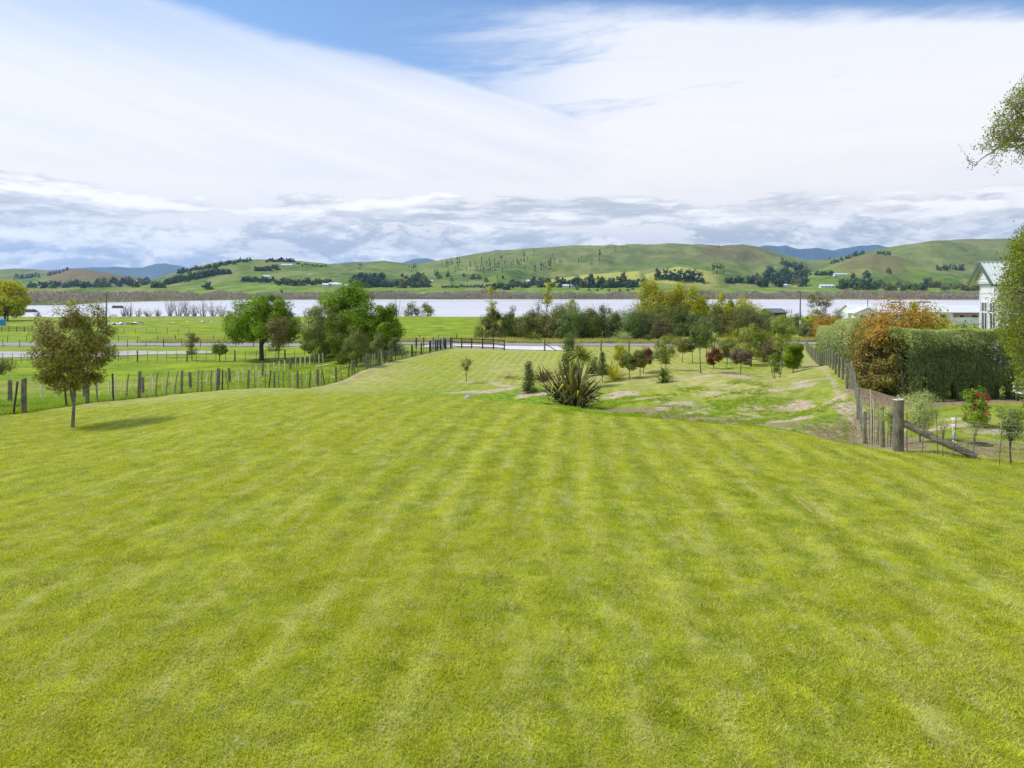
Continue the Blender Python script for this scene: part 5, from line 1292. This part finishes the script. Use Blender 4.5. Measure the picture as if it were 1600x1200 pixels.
# ------------------------------------------------------------------ buildings by the lake and on the hills
def long_house(name, label, loc, L, D, eave, ridge, wins, gable_first=False, wall='offwhite', roof='roofwhite', rz=0.0, doors=(), chimney=None):
    o = empty(name, loc, label, 'house', None, rz)
    MB().box(-L/2, L/2, 0, D, -.6, eave).obj('wall', M[wall], o)
    for sgn in (-1, 1):
        b = MB(); y0 = D/2; y1 = -.5 if sgn < 0 else D+.5
        A = [(-L/2-.4, y0, ridge), (L/2+.4, y0, ridge), (L/2+.4, y1, eave-.05), (-L/2-.4, y1, eave-.05)]
        b.raw(A+[(x, y, z-.15) for x, y, z in A], [(0, 1, 2, 3), (7, 6, 5, 4), (0, 3, 7, 4), (1, 5, 6, 2), (3, 2, 6, 7)]); b.obj('roof', M[roof], o)
    b = MB(); b.raw([(-L/2, 0, eave), (-L/2, D, eave), (-L/2, D/2, ridge-.12), (-L/2+.1, 0, eave), (-L/2+.1, D, eave), (-L/2+.1, D/2, ridge-.12)], [(0, 2, 1), (3, 4, 5), (0, 3, 5, 2), (1, 2, 5, 4)])
    b.raw([(L/2, 0, eave), (L/2, D, eave), (L/2, D/2, ridge-.12), (L/2-.1, 0, eave), (L/2-.1, D, eave), (L/2-.1, D/2, ridge-.12)], [(0, 1, 2), (3, 5, 4), (0, 2, 5, 3), (1, 4, 5, 2)]); b.obj('gable', M[wall], o)
    for x, w_, z0, z1, mt in wins:
        f = MB(); f.box(x-w_/2-.08, x+w_/2+.08, -.07, -.002, z0-.08, z1+.08); fo = f.obj('window', M['white'], o)
        MB().box(x-w_/2, x+w_/2, -.10, -.072, z0, z1).obj('pane', M[mt], fo)
    if chimney: MB().box(chimney-.3, chimney+.3, D/2-.3, D/2+.3, ridge-.4, ridge+1.2).obj('chimney', M[wall], o)
    return o
def front_gable(o, x, w, d, eave, ridge, wall, roof, wins=()):
    """cross gable facing the viewer"""
    MB().box(x-w/2, x+w/2, -d, -.003, -.6, eave).obj('bay_wall', M[wall], o)
    b = MB(); b.raw([(x-w/2, -d, eave), (x+w/2, -d, eave), (x, -d, ridge-.1), (x-w/2, -d+.1, eave), (x+w/2, -d+.1, eave), (x, -d+.1, ridge-.1)], [(0, 1, 2), (3, 5, 4), (0, 2, 5, 3), (1, 4, 5, 2)]); b.obj('bay_gable', M[wall], o)
    for s in (-1, 1):
        b = MB(); A = [(x, -d-.5, ridge), (x, 4, ridge), (x+s*(w/2+.5), 4, eave-.1), (x+s*(w/2+.5), -d-.5, eave-.1)]
        b.raw(A+[(p, q, z-.15) for p, q, z in A], [(0, 1, 2, 3), (7, 6, 5, 4), (0, 3, 7, 4), (1, 5, 6, 2), (3, 2, 6, 7)]); b.obj('bay_roof', M[roof], o)
    for xx, w_, z0, z1, mt in wins:
        f = MB(); f.box(xx-w_/2-.08, xx+w_/2+.08, -d-.07, -d-.002, z0-.08, z1+.08); fo = f.obj('window', M['white'], o)
        MB().box(xx-w_/2, xx+w_/2, -d-.10, -d-.072, z0, z1).obj('pane', M[mt], fo)
o = long_house('long_white_house', 'long white house with light roof by the lake behind the photinia', at(1412, 208), 28, 9, 3.1, 5.2,
   [(-8.6, 1.6, .9, 2.7, 'glass'), (-6.2, .9, .9, 2.7, 'curtain'), (-5.1, .8, .9, 2.7, 'curtain'), (-2.2, 1.2, 1.2, 2.4, 'glass'), (-.4, 1.4, .1, 2.5, 'glass'), (3.2, 1.8, 1.0, 2.4, 'glass'), (7.0, 1.8, 1.0, 2.4, 'glass'), (11, 1.6, 1.0, 2.4, 'glass')], roof='roofwhite', chimney=-2.5)
front_gable(o, -11.6, 6.4, 2.6, 3.0, 4.5, 'offwhite', 'roofwhite', [(-10.0, .9, .6, 2.6, 'glass'), (-12.8, 1.3, 1.1, 2.4, 'glass')])
MB().tube([(-9.2, 2, 4.5), (-9.2, 2, 7.0)], [.12, .12], 6).obj('flue', M['roofgrey'], o)
long_house('low_white_building', 'low white building with pinkish wall left of the villa by the lake', at(1503, 212), 13, 8, 3.0, 4.9, [(-4, 1.6, 1, 2.3, 'glass'), (0, 1.4, 1, 2.3, 'glass'), (3.6, 1.8, 1, 2.3, 'glass')], wall='roofred')
o = empty('garden_wall', at(1500, 196), 'white rendered wall in front of the pinkish lakeside building', 'wall'); MB().box(-8, 8, -.15, .15, -.5, 1.9).obj('wall', M['offwhite'], o)
long_house('boat_shed', 'dark grey gabled shed on the lake shore left of the leaning pole', at(1217, 240), 5.4, 7, 2.2, 3.4, [], wall='dark', roof='roofgrey', rz=.2)
# mooring posts in the lake and rafts
def inlake(px, d): return Vector(((px-800)/FPX*d, d, LAKE))
for px, lab in ((1227.5, 'pair of dark mooring posts in the lake, left pair'), (1235, 'pair of dark mooring posts in the lake, right pair')):
    o = empty('mooring_frame', inlake(px, 300), lab, 'mooring posts')
    for s in (-.55, .55): MB().tube([(s, 0, -1), (s, 0, 1.9)], .12, 6).obj('post', M['dark'], o)
    MB().bar((-.55, 0, .7), (.55, 0, .7), .12).obj('rail', M['dark'], o)
for px, d, lab in ((46, 320, 'dark brushwood duck hide on the lake left of the young lawn tree'), (184, 385, 'dark brushwood duck hide on the lake right of the left power pole'), (1400, 520, 'dark floating raft on the lake above the long white house, left one'), (1430, 520, 'dark floating raft on the lake above the long white house, middle one'), (1446, 530, 'dark floating raft on the lake above the long white house, right one')):
    o = empty('duck_hide', inlake(px, d), lab, 'duck hide'); far = d > 500
    w_, h_ = (3.6, 1.3) if not far else (5.0, .9)
    b = MB(); b.raw([(-w_*.8, -1, -.1), (w_*.8, -1, -.1), (w_*.8, 1.5, -.1), (-w_*.8, 1.5, -.1), (-w_*.6, -.6, h_), (w_*.55, -.6, h_*.9), (w_*.55, 1.1, h_*.9), (-w_*.6, 1.1, h_)], [(4, 5, 6, 7), (0, 1, 5, 4), (1, 2, 6, 5), (2, 3, 7, 6), (3, 0, 4, 7)]); b.obj('cover', M['bark'], o)
    for s in (-.6, .6): MB().tube([(s*w_, -.8, -1.5), (s*w_, -.8, h_+.35)], .10, 5).obj('pole', M['dark'], o)
# blue tarpaulin bin and pale rocks in the left paddock
o = empty('water_tank', at(2, 190), 'small blue tank in the paddock at the left picture edge', 'tank'); MB().tube([(0, 0, -.1), (0, 0, 1.5), (0, 0, 1.75)], [1.0, 1.0, .4], 14).obj('tank_body', M['blue'], o)
o = empty('timber_gate', at(26, 158), 'low grey timber rail gate in the paddock behind the road at far left', 'gate')
for k in range(5): MB().box(-3.3+1.65*k-.06, -3.3+1.65*k+.06, -.06, .06, -.3, 1.15).obj('post', M['post'], o)
for h in (.35, .7, 1.05): MB().box(-3.3, 3.3, -.10, -.061, h-.06, h+.06).obj('rail', M['post'], o)
rk = [rock_mesh(i, .5, M[m_], .7) for i, m_ in enumerate(('rock', 'dark', 'white', 'rock'))]
rr = np.random.RandomState(12)
for k in range(44):
    if k < 22: px = 168+56*rr.rand(); d = 199+rr.randn()*1.5; kk = rr.choice([0, 1, 1, 2]); me = rk[kk]; lab = ['pale grey', 'dark', 'white'][kk]+' stone in the '+('left' if px < 196 else 'right')+' half of the stone row beside the left power pole'; g_ = 'stones in a row in the lake paddock'
    else: px = 245+135*rr.rand(); d = 215+rr.randn()*5; me = rk[rr.choice([0, 2, 3])]; lab = 'pale stone in the dry grass '+('nearer the round pine' if px > 330 else 'midway between power pole and round pine' if px > 290 else 'nearer the left power pole'); g_ = 'pale stones scattered near the lake'
    ob = mobj('stone', me, None, at(px, d)); s = (.6+.9*rr.rand())*(1 if k < 22 else .55); ob.scale = (s*1.4, s, s); ob.rotation_euler.z = rr.rand()*6; tag(ob, lab, 'stone', g_)

# ------------------------------------------------------------------ far shore thicket and the trees on the hills
def far_crown(name, n, w, h, shape, m, leafs, seed, z0=0.0):
    rs = np.random.RandomState(seed); P, out, cs = crown_points(rs, n, w, h, z0, shape, 16, .2, .2, (0, 0), .9)
    out = out*1.4+.4*rs.randn(*out.shape)
    return leaf_mesh(name, P, out, leafs, leafs*.7, m, rs)
def willow_band():
    rs = np.random.RandomState(61); n = 120000
    u = rs.uniform(-1.05, 1.05, n); px = u*FPX+800
    patch = fbm(u*26, u*0+4, 4, 8); patch2 = fbm(u*90, u*0+9, 3, 9)
    hgt = 6.6+2.6*patch+2.2*np.maximum(patch2, -.6)
    depth = rs.rand(n)**1.2*np.interp(px, [0, 110, 160, 300, 500, 2000], [300, 260, 190, 120, 80, 70])
    Y = shore_far(u)+2+depth; X = u*Y
    z = H(X, Y); z = np.maximum(z, LAKE)
    dome = .5+.5*fbm(X/9., Y/9., 1, 19); hh = np.maximum(hgt*(.42+.75*dome), 1.2)
    zz = z+hh*rs.rand(n)**.6
    P = np.stack([X, Y, zz], -1); out = rs.randn(n, 3)*.7+np.array([0, -.6, .5])
    o = mobj('shore_thicket', leaf_mesh('shore_thicket', P, out, 1.5, .7, M['willowband'], rs)); tag(o, 'continuous purple brown leafless willow thicket along the far shore of the lake', 'thicket', kind='stuff')
willow_band()
rs = np.random.RandomState(88)
FM = {
 'poplar': [far_crown('distant_poplar', 110, 3.2, 14, 'column', M['farpop'], 1.5, k) for k in range(3)],
 'pine': [far_crown('distant_pine', 170, 9.5, 12, 'bush', M['fardark'], 2.2, 10+k) for k in range(3)],
 'round': [far_crown('distant_tree', 190, 11, 9, 'bush', M['farmid'], 2.2, 20+k) for k in range(3)],
 'dark': [far_crown('distant_tree', 190, 11, 9, 'bush', M['fardark'], 2.2, 30+k) for k in range(3)],
 'olive': [far_crown('distant_tree', 150, 10, 8, 'bush', M['farolive'], 2.0, 40+k) for k in range(3)],
}
FH = {'poplar': 14, 'pine': 12, 'round': 9, 'dark': 9, 'olive': 8}
NM = {'poplar': 'hill_poplar', 'pine': 'hill_pine', 'round': 'broadleaf_tree', 'dark': 'evergreen_tree', 'olive': 'olive_green_tree'}
WORD = {'poplar': 'slim dark poplar', 'pine': 'dark pine', 'round': 'rounded green tree', 'dark': 'dark rounded tree', 'olive': 'pale olive tree'}
def hill_tree(px, py, hpx, kind, label, group, wide=1.0):
    p = hit(px, py); s = hpx/FPX*p.y/FH[kind]
    o = mobj(NM[kind], FM[kind][rs.randint(3)], None, (p.x, p.y, p.z-.3)); o.scale = (s*wide, s*wide, s); o.rotation_euler.z = rs.rand()*6.28
    tag(o, label, 'tree', group)
# poplars dotted over the long central hill
pops = [(561, 421, 12), (564.5, 421, 12), (639, 421.5, 8), (643.5, 425, 10), (646.5, 424.5, 12), (649.5, 423.5, 12), (680, 430, 10), (683.5, 430, 10), (690.5, 418, 7), (697.5, 417.5, 12), (700, 418, 10), (704.5, 412, 10),
 (707, 415, 7), (714.5, 411.5, 12), (718, 411, 9), (728.5, 425, 9), (735, 422.5, 14), (742.5, 419, 11), (753, 411, 9), (755.5, 427, 12), (760.5, 418, 11), (766, 423, 12), (769.5, 424, 9), (775, 422.5, 12), (782, 408, 8), (789, 417, 11),
 (777, 440, 11), (705, 445, 14), (708, 445, 10), (730, 444.5, 8), (808, 418, 14), (811.5, 419, 12), (819, 410, 18), (824, 409, 8), (834.5, 400, 10), (846, 422, 14), (849, 421, 10), (852, 418.5, 12), (857, 421.5, 14), (863, 404, 8), (866, 412, 10), (875, 414.5, 11),
 (878, 414, 9), (904, 413.5, 10), (908, 409, 8), (924.5, 414, 12), (937, 407.5, 18), (961.5, 392, 8), (973, 391, 6), (980, 388, 7), (870, 442.5, 12), (940, 447.5, 17), (799, 417, 9), (802, 414, 8), (835, 422, 8), (746, 436, 8)]
for k, (px, py, h) in enumerate(pops):
    g = 'poplars dotted over the central hillside'
    lab = 'slim dark poplar on the '+('left end' if px < 700 else 'left slope' if px < 780 else 'middle slope' if px < 850 else 'right slope')+' of the long central hill'
    if py < 395: lab = 'small dark poplar near the crest of the long central hill'
    elif px < 570: lab = 'tall poplar on the skyline above the big pine'
    elif px < 655: lab = 'poplar in the small row left of the long central hill'
    elif py > 435: lab = 'poplar at the foot of the long central hill near the farms'
    hill_tree(px, py, h, 'poplar', lab, g, .9)
for k in range(30):
    px = rs.uniform(700, 880); py = rs.uniform(408, 428); hill_tree(px, py, rs.uniform(7, 12), 'poplar', 'slim dark poplar among the scattered ones on the '+('left' if px < 760 else 'middle' if px < 820 else 'right')+' of the central slope', 'poplars dotted over the central hillside', .9)
for k in range(34):
    px = rs.uniform(600, 1010); py = rs.uniform(432, 446); hill_tree(px, py, rs.uniform(5, 9), ['round', 'olive', 'dark'][k % 3], ['rounded green', 'pale olive', 'dark rounded'][k % 3]+' tree scattered near the foot of the long hill, '+('left' if px < 740 else 'middle' if px < 870 else 'right')+' part', 'trees scattered at the foot of the long hill')
for k in range(7): hill_tree(1113+2.9*k+rs.randn()*.3, 428, 15+3*rs.rand(), 'poplar', 'poplar in the tight row right of the yellow knoll', 'tight row of poplars right of the yellow knoll', .8)
def cluster(px0, px1, py0, py1, n, h0, h1, kind, where, group, slope=0.0, wide=1.0):
    for k in range(n):
        f = (k+.2+.6*rs.rand())/n; px = px0+(px1-px0)*f; py = py0+(py1-py0)*(rs.rand() if slope == 0 else f)+(0 if slope == 0 else rs.randn()*.8)
        kd = kind if isinstance(kind, str) else kind[rs.randint(len(kind))]
        hh = rs.uniform(h0, h1); q = (hh-h0)/(h1-h0); size = 'tall ' if q > .72 else 'small ' if q < .28 else ''
        hill_tree(px, py, hh, kd, size+WORD[kd]+' '+where+', '+('left' if f < .34 else 'middle' if f < .67 else 'right')+(' third' if n > 8 else ' side' if not .34 <= f < .67 else ' part'), group, wide)
cluster(1024, 1098, 436.5, 440.5, 14, 13, 20, 'pine', 'in the dense clump on the yellow knoll', 'pines in the clump on the yellow knoll', 1, .95)
cluster(884, 998, 447, 450, 17, 10, 17, ('dark', 'dark', 'round'), 'in the farm belt below the yellow slope', 'trees in the farm belt below the yellow slope')
cluster(1133, 1182, 441, 443, 7, 9, 13, ('dark', 'round'), 'left of the dark wood at right centre', 'trees left of the dark wood at right centre')
cluster(1182, 1262, 430, 450, 24, 10, 18, ('dark', 'round', 'olive', 'dark'), 'in the wood at the foot of the right hills', 'trees in the wood at the foot of the right hills')
cluster(1222, 1254, 413, 421, 9, 8, 11, 'pine', 'in the wood on the saddle slope', 'pines in the wood on the saddle slope', 1)
cluster(1297, 1352, 413.5, 395.5, 15, 5, 8, 'pine', 'in the diagonal tree line on the right hill', 'pines in the diagonal line on the right hill', 1)
cluster(1370, 1392, 397, 400, 6, 5, 7, 'pine', 'in the small wood right of the knoll top', 'pines in the small wood right of the knoll top', 1)
cluster(1462, 1508, 421, 423, 9, 6, 11, 'pine', 'in the dark wood left of the villa roof', 'pines in the dark wood left of the villa roof')
cluster(1275, 1302, 430, 430.5, 6, 6, 8, 'dark', 'left of the hillside house on the right', 'trees left of the hillside house on the right')
cluster(1313, 1374, 448, 453, 14, 10, 16, ('dark', 'round'), 'in the lakeside wood at right', 'trees in the lakeside wood at right')
cluster(1376, 1540, 449, 455, 26, 7, 12, ('olive', 'round', 'olive'), 'in the pale shoreline wood behind the white houses', 'trees in the pale wood behind the white houses')
for px, py, h, kd, lab, wd in ((1354, 434, 12, 'dark', 'lone dark tree on the lower slope right of the hillside house', .9), (1333, 434, 8, 'dark', 'small dark tree beside the hillside house on the right', 1), (1388, 427, 10, 'olive', 'grey lone tree in the gully of the right hill', .8), (1450, 449, 15, 'dark', 'big round dark tree in the pale shoreline wood', 1.5),
        (1296, 390+15, 3, 'dark', 'tiny tree on the saddle skyline', 1), (963-640+1, 452, 13, 'dark', 'big round dark tree above the left lake shore', 1.3), (440, 457, 4.5, 'dark', 'lone bush on the green terrace above the lake', 1), (1123, 387, 4, 'pine', 'small dark tree on the skyline at the right end of the long hill', 1)):
    hill_tree(px, py, h, kd, lab, None, wd)
cluster(22, 62, 436, 433, 10, 5, 8, 'pine', 'in the plantation on the far left hill', 'pines in the plantation on the far left hill', 1)
cluster(73, 108, 432, 421.5, 12, 4, 6, 'pine', 'in the diagonal shelter belt on the brown hill', 'pines in the diagonal shelter belt on the brown hill', 1)
cluster(42, 152, 446, 451, 20, 7, 11, ('dark', 'round'), 'in the wood below the brown hill', 'trees in the wood below the brown hill')
cluster(150, 262, 441, 450, 26, 7, 12, ('dark', 'round', 'olive'), 'in the wood left of the terraced hill', 'trees in the wood left of the terraced hill')
cluster(262, 342, 444, 428, 26, 8, 12, ('round', 'dark', 'round'), 'on the wooded left shoulder of the terraced hill', 'trees on the wooded left shoulder of the terraced hill', 1)
cluster(278, 392, 428, 407, 30, 5, 8, ('dark', 'pine', 'round'), 'along the wooded crest of the terraced hill', 'trees along the wooded crest of the terraced hill', 1)
cluster(332, 360, 429, 427, 7, 7, 9, 'dark', 'in the small wood on the terraced hill', 'trees in the small wood on the terraced hill')
cluster(416, 460, 408.5, 409.5, 13, 4, 6.5, 'dark', 'in the row on top of the terraced hill', 'trees in the row on top of the terraced hill', 1)
cluster(398, 436, 424, 421, 10, 6, 8, 'dark', 'in the plantation below the hilltop row', 'trees in the plantation below the hilltop row', 1)
cluster(462, 510, 413, 417, 12, 2.5, 3.5, 'dark', 'in the thin hedge falling right from the hilltop', 'trees in the thin hedge falling right from the hilltop', 1)
cluster(378, 428, 439, 442, 12, 6, 8.5, 'dark', 'in the left farm belt above the green terrace', 'trees in the left farm belt above the green terrace')
cluster(430, 520, 442, 447, 20, 7, 11, ('round', 'dark', 'olive'), 'in the farm belt left of the white farm buildings', 'trees in the farm belt left of the white farm buildings')
cluster(546, 592, 447.5, 450, 14, 11, 15, 'dark', 'in the dark clump right of the white farm buildings', 'trees in the dark clump right of the white farm buildings')
cluster(552, 600, 432, 438, 12, 7, 12, ('round', 'dark'), 'on the slope above the white farm buildings', 'trees on the slope above the white farm buildings')
cluster(592, 668, 446, 450, 18, 9, 14, ('round', 'olive', 'dark'), 'in the valley wood left of the long hill', 'trees in the valley wood left of the long hill')
cluster(645, 664, 440, 442, 4, 12, 15, 'round', 'in the tall group above the valley wood', 'trees in the tall group above the valley wood')
cluster(690, 772, 449.5, 448.5, 26, 3.5, 4.5, 'dark', 'in the long straight shelter hedge at the hill foot', 'trees in the long straight shelter hedge', 1, 1.1)
cluster(768, 800, 450, 453, 8, 8, 11, ('dark', 'round'), 'at the right end of the shelter hedge', 'trees at the right end of the shelter hedge')
cluster(800, 880, 440, 451, 20, 7, 11, ('round', 'dark', 'olive'), 'around the farms below the long hill', 'trees around the farms below the long hill')
cluster(900, 1010, 452, 455, 9, 4, 6, 'olive', 'on the flat beyond the far shore thicket', 'low trees on the flat beyond the far shore thicket')
# small farm buildings
def farm(px, py, w, label, roof='roofwhite', wall='offwhite', hh=3.2, d=7):
    p = hit(px, py); o = empty('farmhouse', p, label, 'house')
    MB().box(-w/2, w/2, 0, d, -1.5, hh).obj('wall', M[wall], o)
    b = MB(); b.raw([(-w/2-.4, -.5, hh), (w/2+.4, -.5, hh), (w/2+.4, d/2, hh+2), (-w/2-.4, d/2, hh+2), (-w/2-.4, d+.5, hh), (w/2+.4, d+.5, hh), (-w/2-.4, -.5, hh+.003), (w/2+.4, d+.5, hh+.003)], [(0, 1, 2, 3), (3, 2, 5, 4), (0, 3, 4), (1, 5, 2)])
    b.obj('roof', M[roof], o)
    for k in range(max(2, int(w/5))):
        x = -w/2+(k+.5)*w/max(2, int(w/5)); MB().box(x-.8, x+.8, -.06, -.003, .9, 2.3).obj('window', M['glass'], o)
for a in ((516, 446.5, 22, 'white farm building, largest of the cluster above the big pine'), (526, 447.5, 14, 'white farm building right of the largest one above the big pine'), (543, 449, 9, 'small white farm shed at the right of the farm cluster'), (508, 448, 9, 'small white farm shed at the left of the farm cluster'),
          (448, 416, 26, 'long white house near the top of the terraced hill'), (222, 441, 26, 'white farmhouse roof in the wood at left below the blue mountain'), (416, 434, 14, 'pale roofed house in the left farm belt'), (668, 441, 22, 'pale roofed house beside the shelter hedge'),
          (835, 442, 26, 'long pale roofed house in the farms under the long hill'), (803, 445.5, 12, 'small white house left of the long pale roofed house'), (884, 449.5, 10, 'white cottage left in the pair under the yellow slope'), (897, 449, 11, 'white cottage right in the pair under the yellow slope'),
          (1315, 431, 30, 'large white house on the lower slope of the right hill'), (1226, 448, 12, 'white cottage in the wood at the foot of the right hills'), (1293, 450, 20, 'pale roofed house beside the lakeside wood at right'), (778, 393, 26, 'dark low house on the crest of the long hill')):
    farm(*a, roof='roofgrey' if 'dark low' in a[3] else 'roofwhite')
# pale farm track
def track(pts, w, name):
    V = []; Q = []
    for i, (px, py) in enumerate(pts):
        p = hit(px, py); V += [(p.x-w, p.y, p.z+.6), (p.x+w, p.y+w*4, gz(p.x+w, p.y+w*4)+.6)]
        if i: k = 2*i; Q.append((k-2, k-1, k+1, k))
    tag(mobj(name, np_mesh(name, np.array(V), np.array(Q), M['gravel'])), kind='structure')
track([(481, 430), (485, 428.3), (490, 427), (497, 426), (506, 425.2)], 2.5, 'farm_track')
track([(528, 425), (535, 423.5), (541, 421.8), (547, 421)], 2.0, 'hill_track')

# ------------------------------------------------------------------ grass
def gn_scatter(name, P, rot, scl, src, label):
    me = bpy.data.meshes.new(name); me.vertices.add(len(P)); me.vertices.foreach_set('co', np.asarray(P, np.float32).ravel())
    a = me.attributes.new('rot', 'FLOAT_VECTOR', 'POINT'); a.data.foreach_set('vector', np.asarray(rot, np.float32).ravel())
    a = me.attributes.new('scl', 'FLOAT', 'POINT'); a.data.foreach_set('value', np.asarray(scl, np.float32))
    me.update(); o = mobj(name, me); tag(o, label, 'grass', kind='stuff')
    g = bpy.data.node_groups.new(name, 'GeometryNodeTree')
    g.interface.new_socket('Geometry', in_out='INPUT', socket_type='NodeSocketGeometry'); g.interface.new_socket('Geometry', in_out='OUTPUT', socket_type='NodeSocketGeometry')
    gi = g.nodes.new('NodeGroupInput'); go = g.nodes.new('NodeGroupOutput'); ip = g.nodes.new('GeometryNodeInstanceOnPoints'); oi = g.nodes.new('GeometryNodeObjectInfo')
    oi.inputs['Object'].default_value = src
    r = g.nodes.new('GeometryNodeInputNamedAttribute'); r.data_type = 'FLOAT_VECTOR'; r.inputs[0].default_value = 'rot'
    s_ = g.nodes.new('GeometryNodeInputNamedAttribute'); s_.data_type = 'FLOAT'; s_.inputs[0].default_value = 'scl'
    L = g.links.new; L(gi.outputs[0], ip.inputs['Points']); L(oi.outputs['Geometry'], ip.inputs['Instance']); L(r.outputs[0], ip.inputs['Rotation']); L(s_.outputs[0], ip.inputs['Scale']); L(ip.outputs[0], go.inputs[0])
    md = o.modifiers.new('scatter', 'NODES'); md.node_group = g
    return o
def tuft(name, n, L, W, R, m, seed, lean=.7):
    rs = np.random.RandomState(seed); V = []; Q = []
    for i in range(n):
        a = rs.rand()*6.28; r = R*rs.rand()**.6; p = np.array([math.cos(a)*r, math.sin(a)*r, -.004]); d = unit(np.array([rs.randn()*lean, rs.randn()*lean, 1.0])); l = L*(.5+rs.rand()*.8)
        sd_ = unit(np.cross(d, rs.randn(3)))*W/2*(.6+.8*rs.rand()); k = len(V)
        d2 = unit(d+np.array([rs.randn()*lean, rs.randn()*lean, -.25]))
        V += [p-sd_, p+sd_, p+d*l*.55+sd_*.8, p+d*l*.55-sd_*.8, p+d*l*.55+d2*l*.45]; Q += [(k, k+1, k+2, k+3), (k+3, k+2, k+4, k+4)]
    b = MB(); b.v = [tuple(v) for v in V]; b.f = [q if q[2] != q[3] else q[:3] for q in Q]
    return bpy.data.objects.new(name, b.mesh(name, m))
def normals_rot(X, Y, rs):
    e = .3; z = H_near(X, Y); nx = -(H_near(X+e, Y)-z)/e; ny = -(H_near(X, Y+e)-z)/e
    return z, np.stack([-ny*1.0, nx, rs.rand(len(X))*6.283], -1)
rs = np.random.RandomState(99)
src = tuft('lawn_tuft', 22, .040, .0055, .085, M['blade'], 1)
N_ = 78000; Yg = 3.6+ (30-3.6)*rs.rand(N_)**1.25; Xg = (rs.rand(N_)*2-1)*(Yg*.74+1.2)
k = (Xg > fenceL(Yg)+.3) & (Xg < 9.4+.0*Yg+np.maximum(0, 18-Yg)*3.0); Xg, Yg = Xg[k], Yg[k]
z, r3 = normals_rot(Xg, Yg, rs)
gn_scatter('lawn_grass', np.stack([Xg, Yg, z], -1), r3, (.7+.7*rs.rand(len(Xg)))*(1+.25*fbm(Xg*2, Yg*2, 3, 4)), src, 'short mown grass blades of the striped lawn in the foreground')
src = tuft('paddock_tuft', 26, .20, .014, .16, M['longgrass'], 2, .5)
N_ = 9000; Yg = 22+60*rs.rand(N_)**1.5; Xg = fenceL(Yg)-.05-14*rs.rand(N_)**2.2; z, r3 = normals_rot(Xg, Yg, rs)
gn_scatter('paddock_grass', np.stack([Xg, Yg, z], -1), r3, .5+.6*rs.rand(len(Xg)), src, 'long bright green grass in the fenced lane left of the lawn')
src = tuft('verge_tuft', 24, .55, .03, .3, M['reed'], 3, .4)
N_ = 5200; Yg = 120.4+8*rs.rand(N_)**1.6; Xg = -62+125*rs.rand(N_)**.8; z, r3 = normals_rot(Xg, Yg, rs)
gn_scatter('verge_grass', np.stack([Xg, Yg, z], -1), r3, .5+.8*rs.rand(len(Xg)), src, 'dry pale long grass on the far verge of the road')
src = tuft('bank_tuft', 22, .10, .012, .12, M['longgrass'], 5, .7)
N_ = 9000; Xg = 1.5+12*rs.rand(N_); Yg = 24+18*rs.rand(N_); k = (Xg < fenceR(Yg)-.3) & (fbm(Xg*.8, Yg*.8, 3, 41) > -.02); Xg, Yg = Xg[k], Yg[k]; z, r3 = normals_rot(Xg, Yg, rs)
gn_scatter('bank_grass', np.stack([Xg, Yg, z], -1), r3, .5+.7*rs.rand(len(Xg)), src, 'rough unmown green grass on the front of the tree mound')
src = tuft('garden_tuft', 22, .07, .010, .12, M['longgrass'], 6, .7)
N_ = 5000; Yg = 15+15*rs.rand(N_); Xg = 9.6+14*rs.rand(N_); k = (Xg > fenceR(Yg)+.9) & (fbm(Xg*.9, Yg*.9, 3, 43) > .05) & (Yg < 28.5) & (Yg > 18.4-(Xg-9.5)*.32); Xg, Yg = Xg[k], Yg[k]; z, r3 = normals_rot(Xg, Yg, rs)
gn_scatter('garden_grass', np.stack([Xg, Yg, z], -1), r3, .5+.7*rs.rand(len(Xg)), src, 'green grass of the garden behind the strainer post')

# ------------------------------------------------------------------ air
def haze(N, m):
    v = N.n('ShaderNodeVolumePrincipled', {'Color': (.34, .60, 1.0, 1), 'Density': HAZE, 'Anisotropy': .3})
    N.n('ShaderNodeOutputMaterial', {'Volume': v.outputs[0]})
HAZE = 6.2e-5
hb = MB().box(-14500, 14500, -60, 13800, -45, 760).obj('haze', mat('haze_air', haze)); tag(hb, 'pale blue haze in the air between the viewer and the hills', 'haze', kind='stuff')
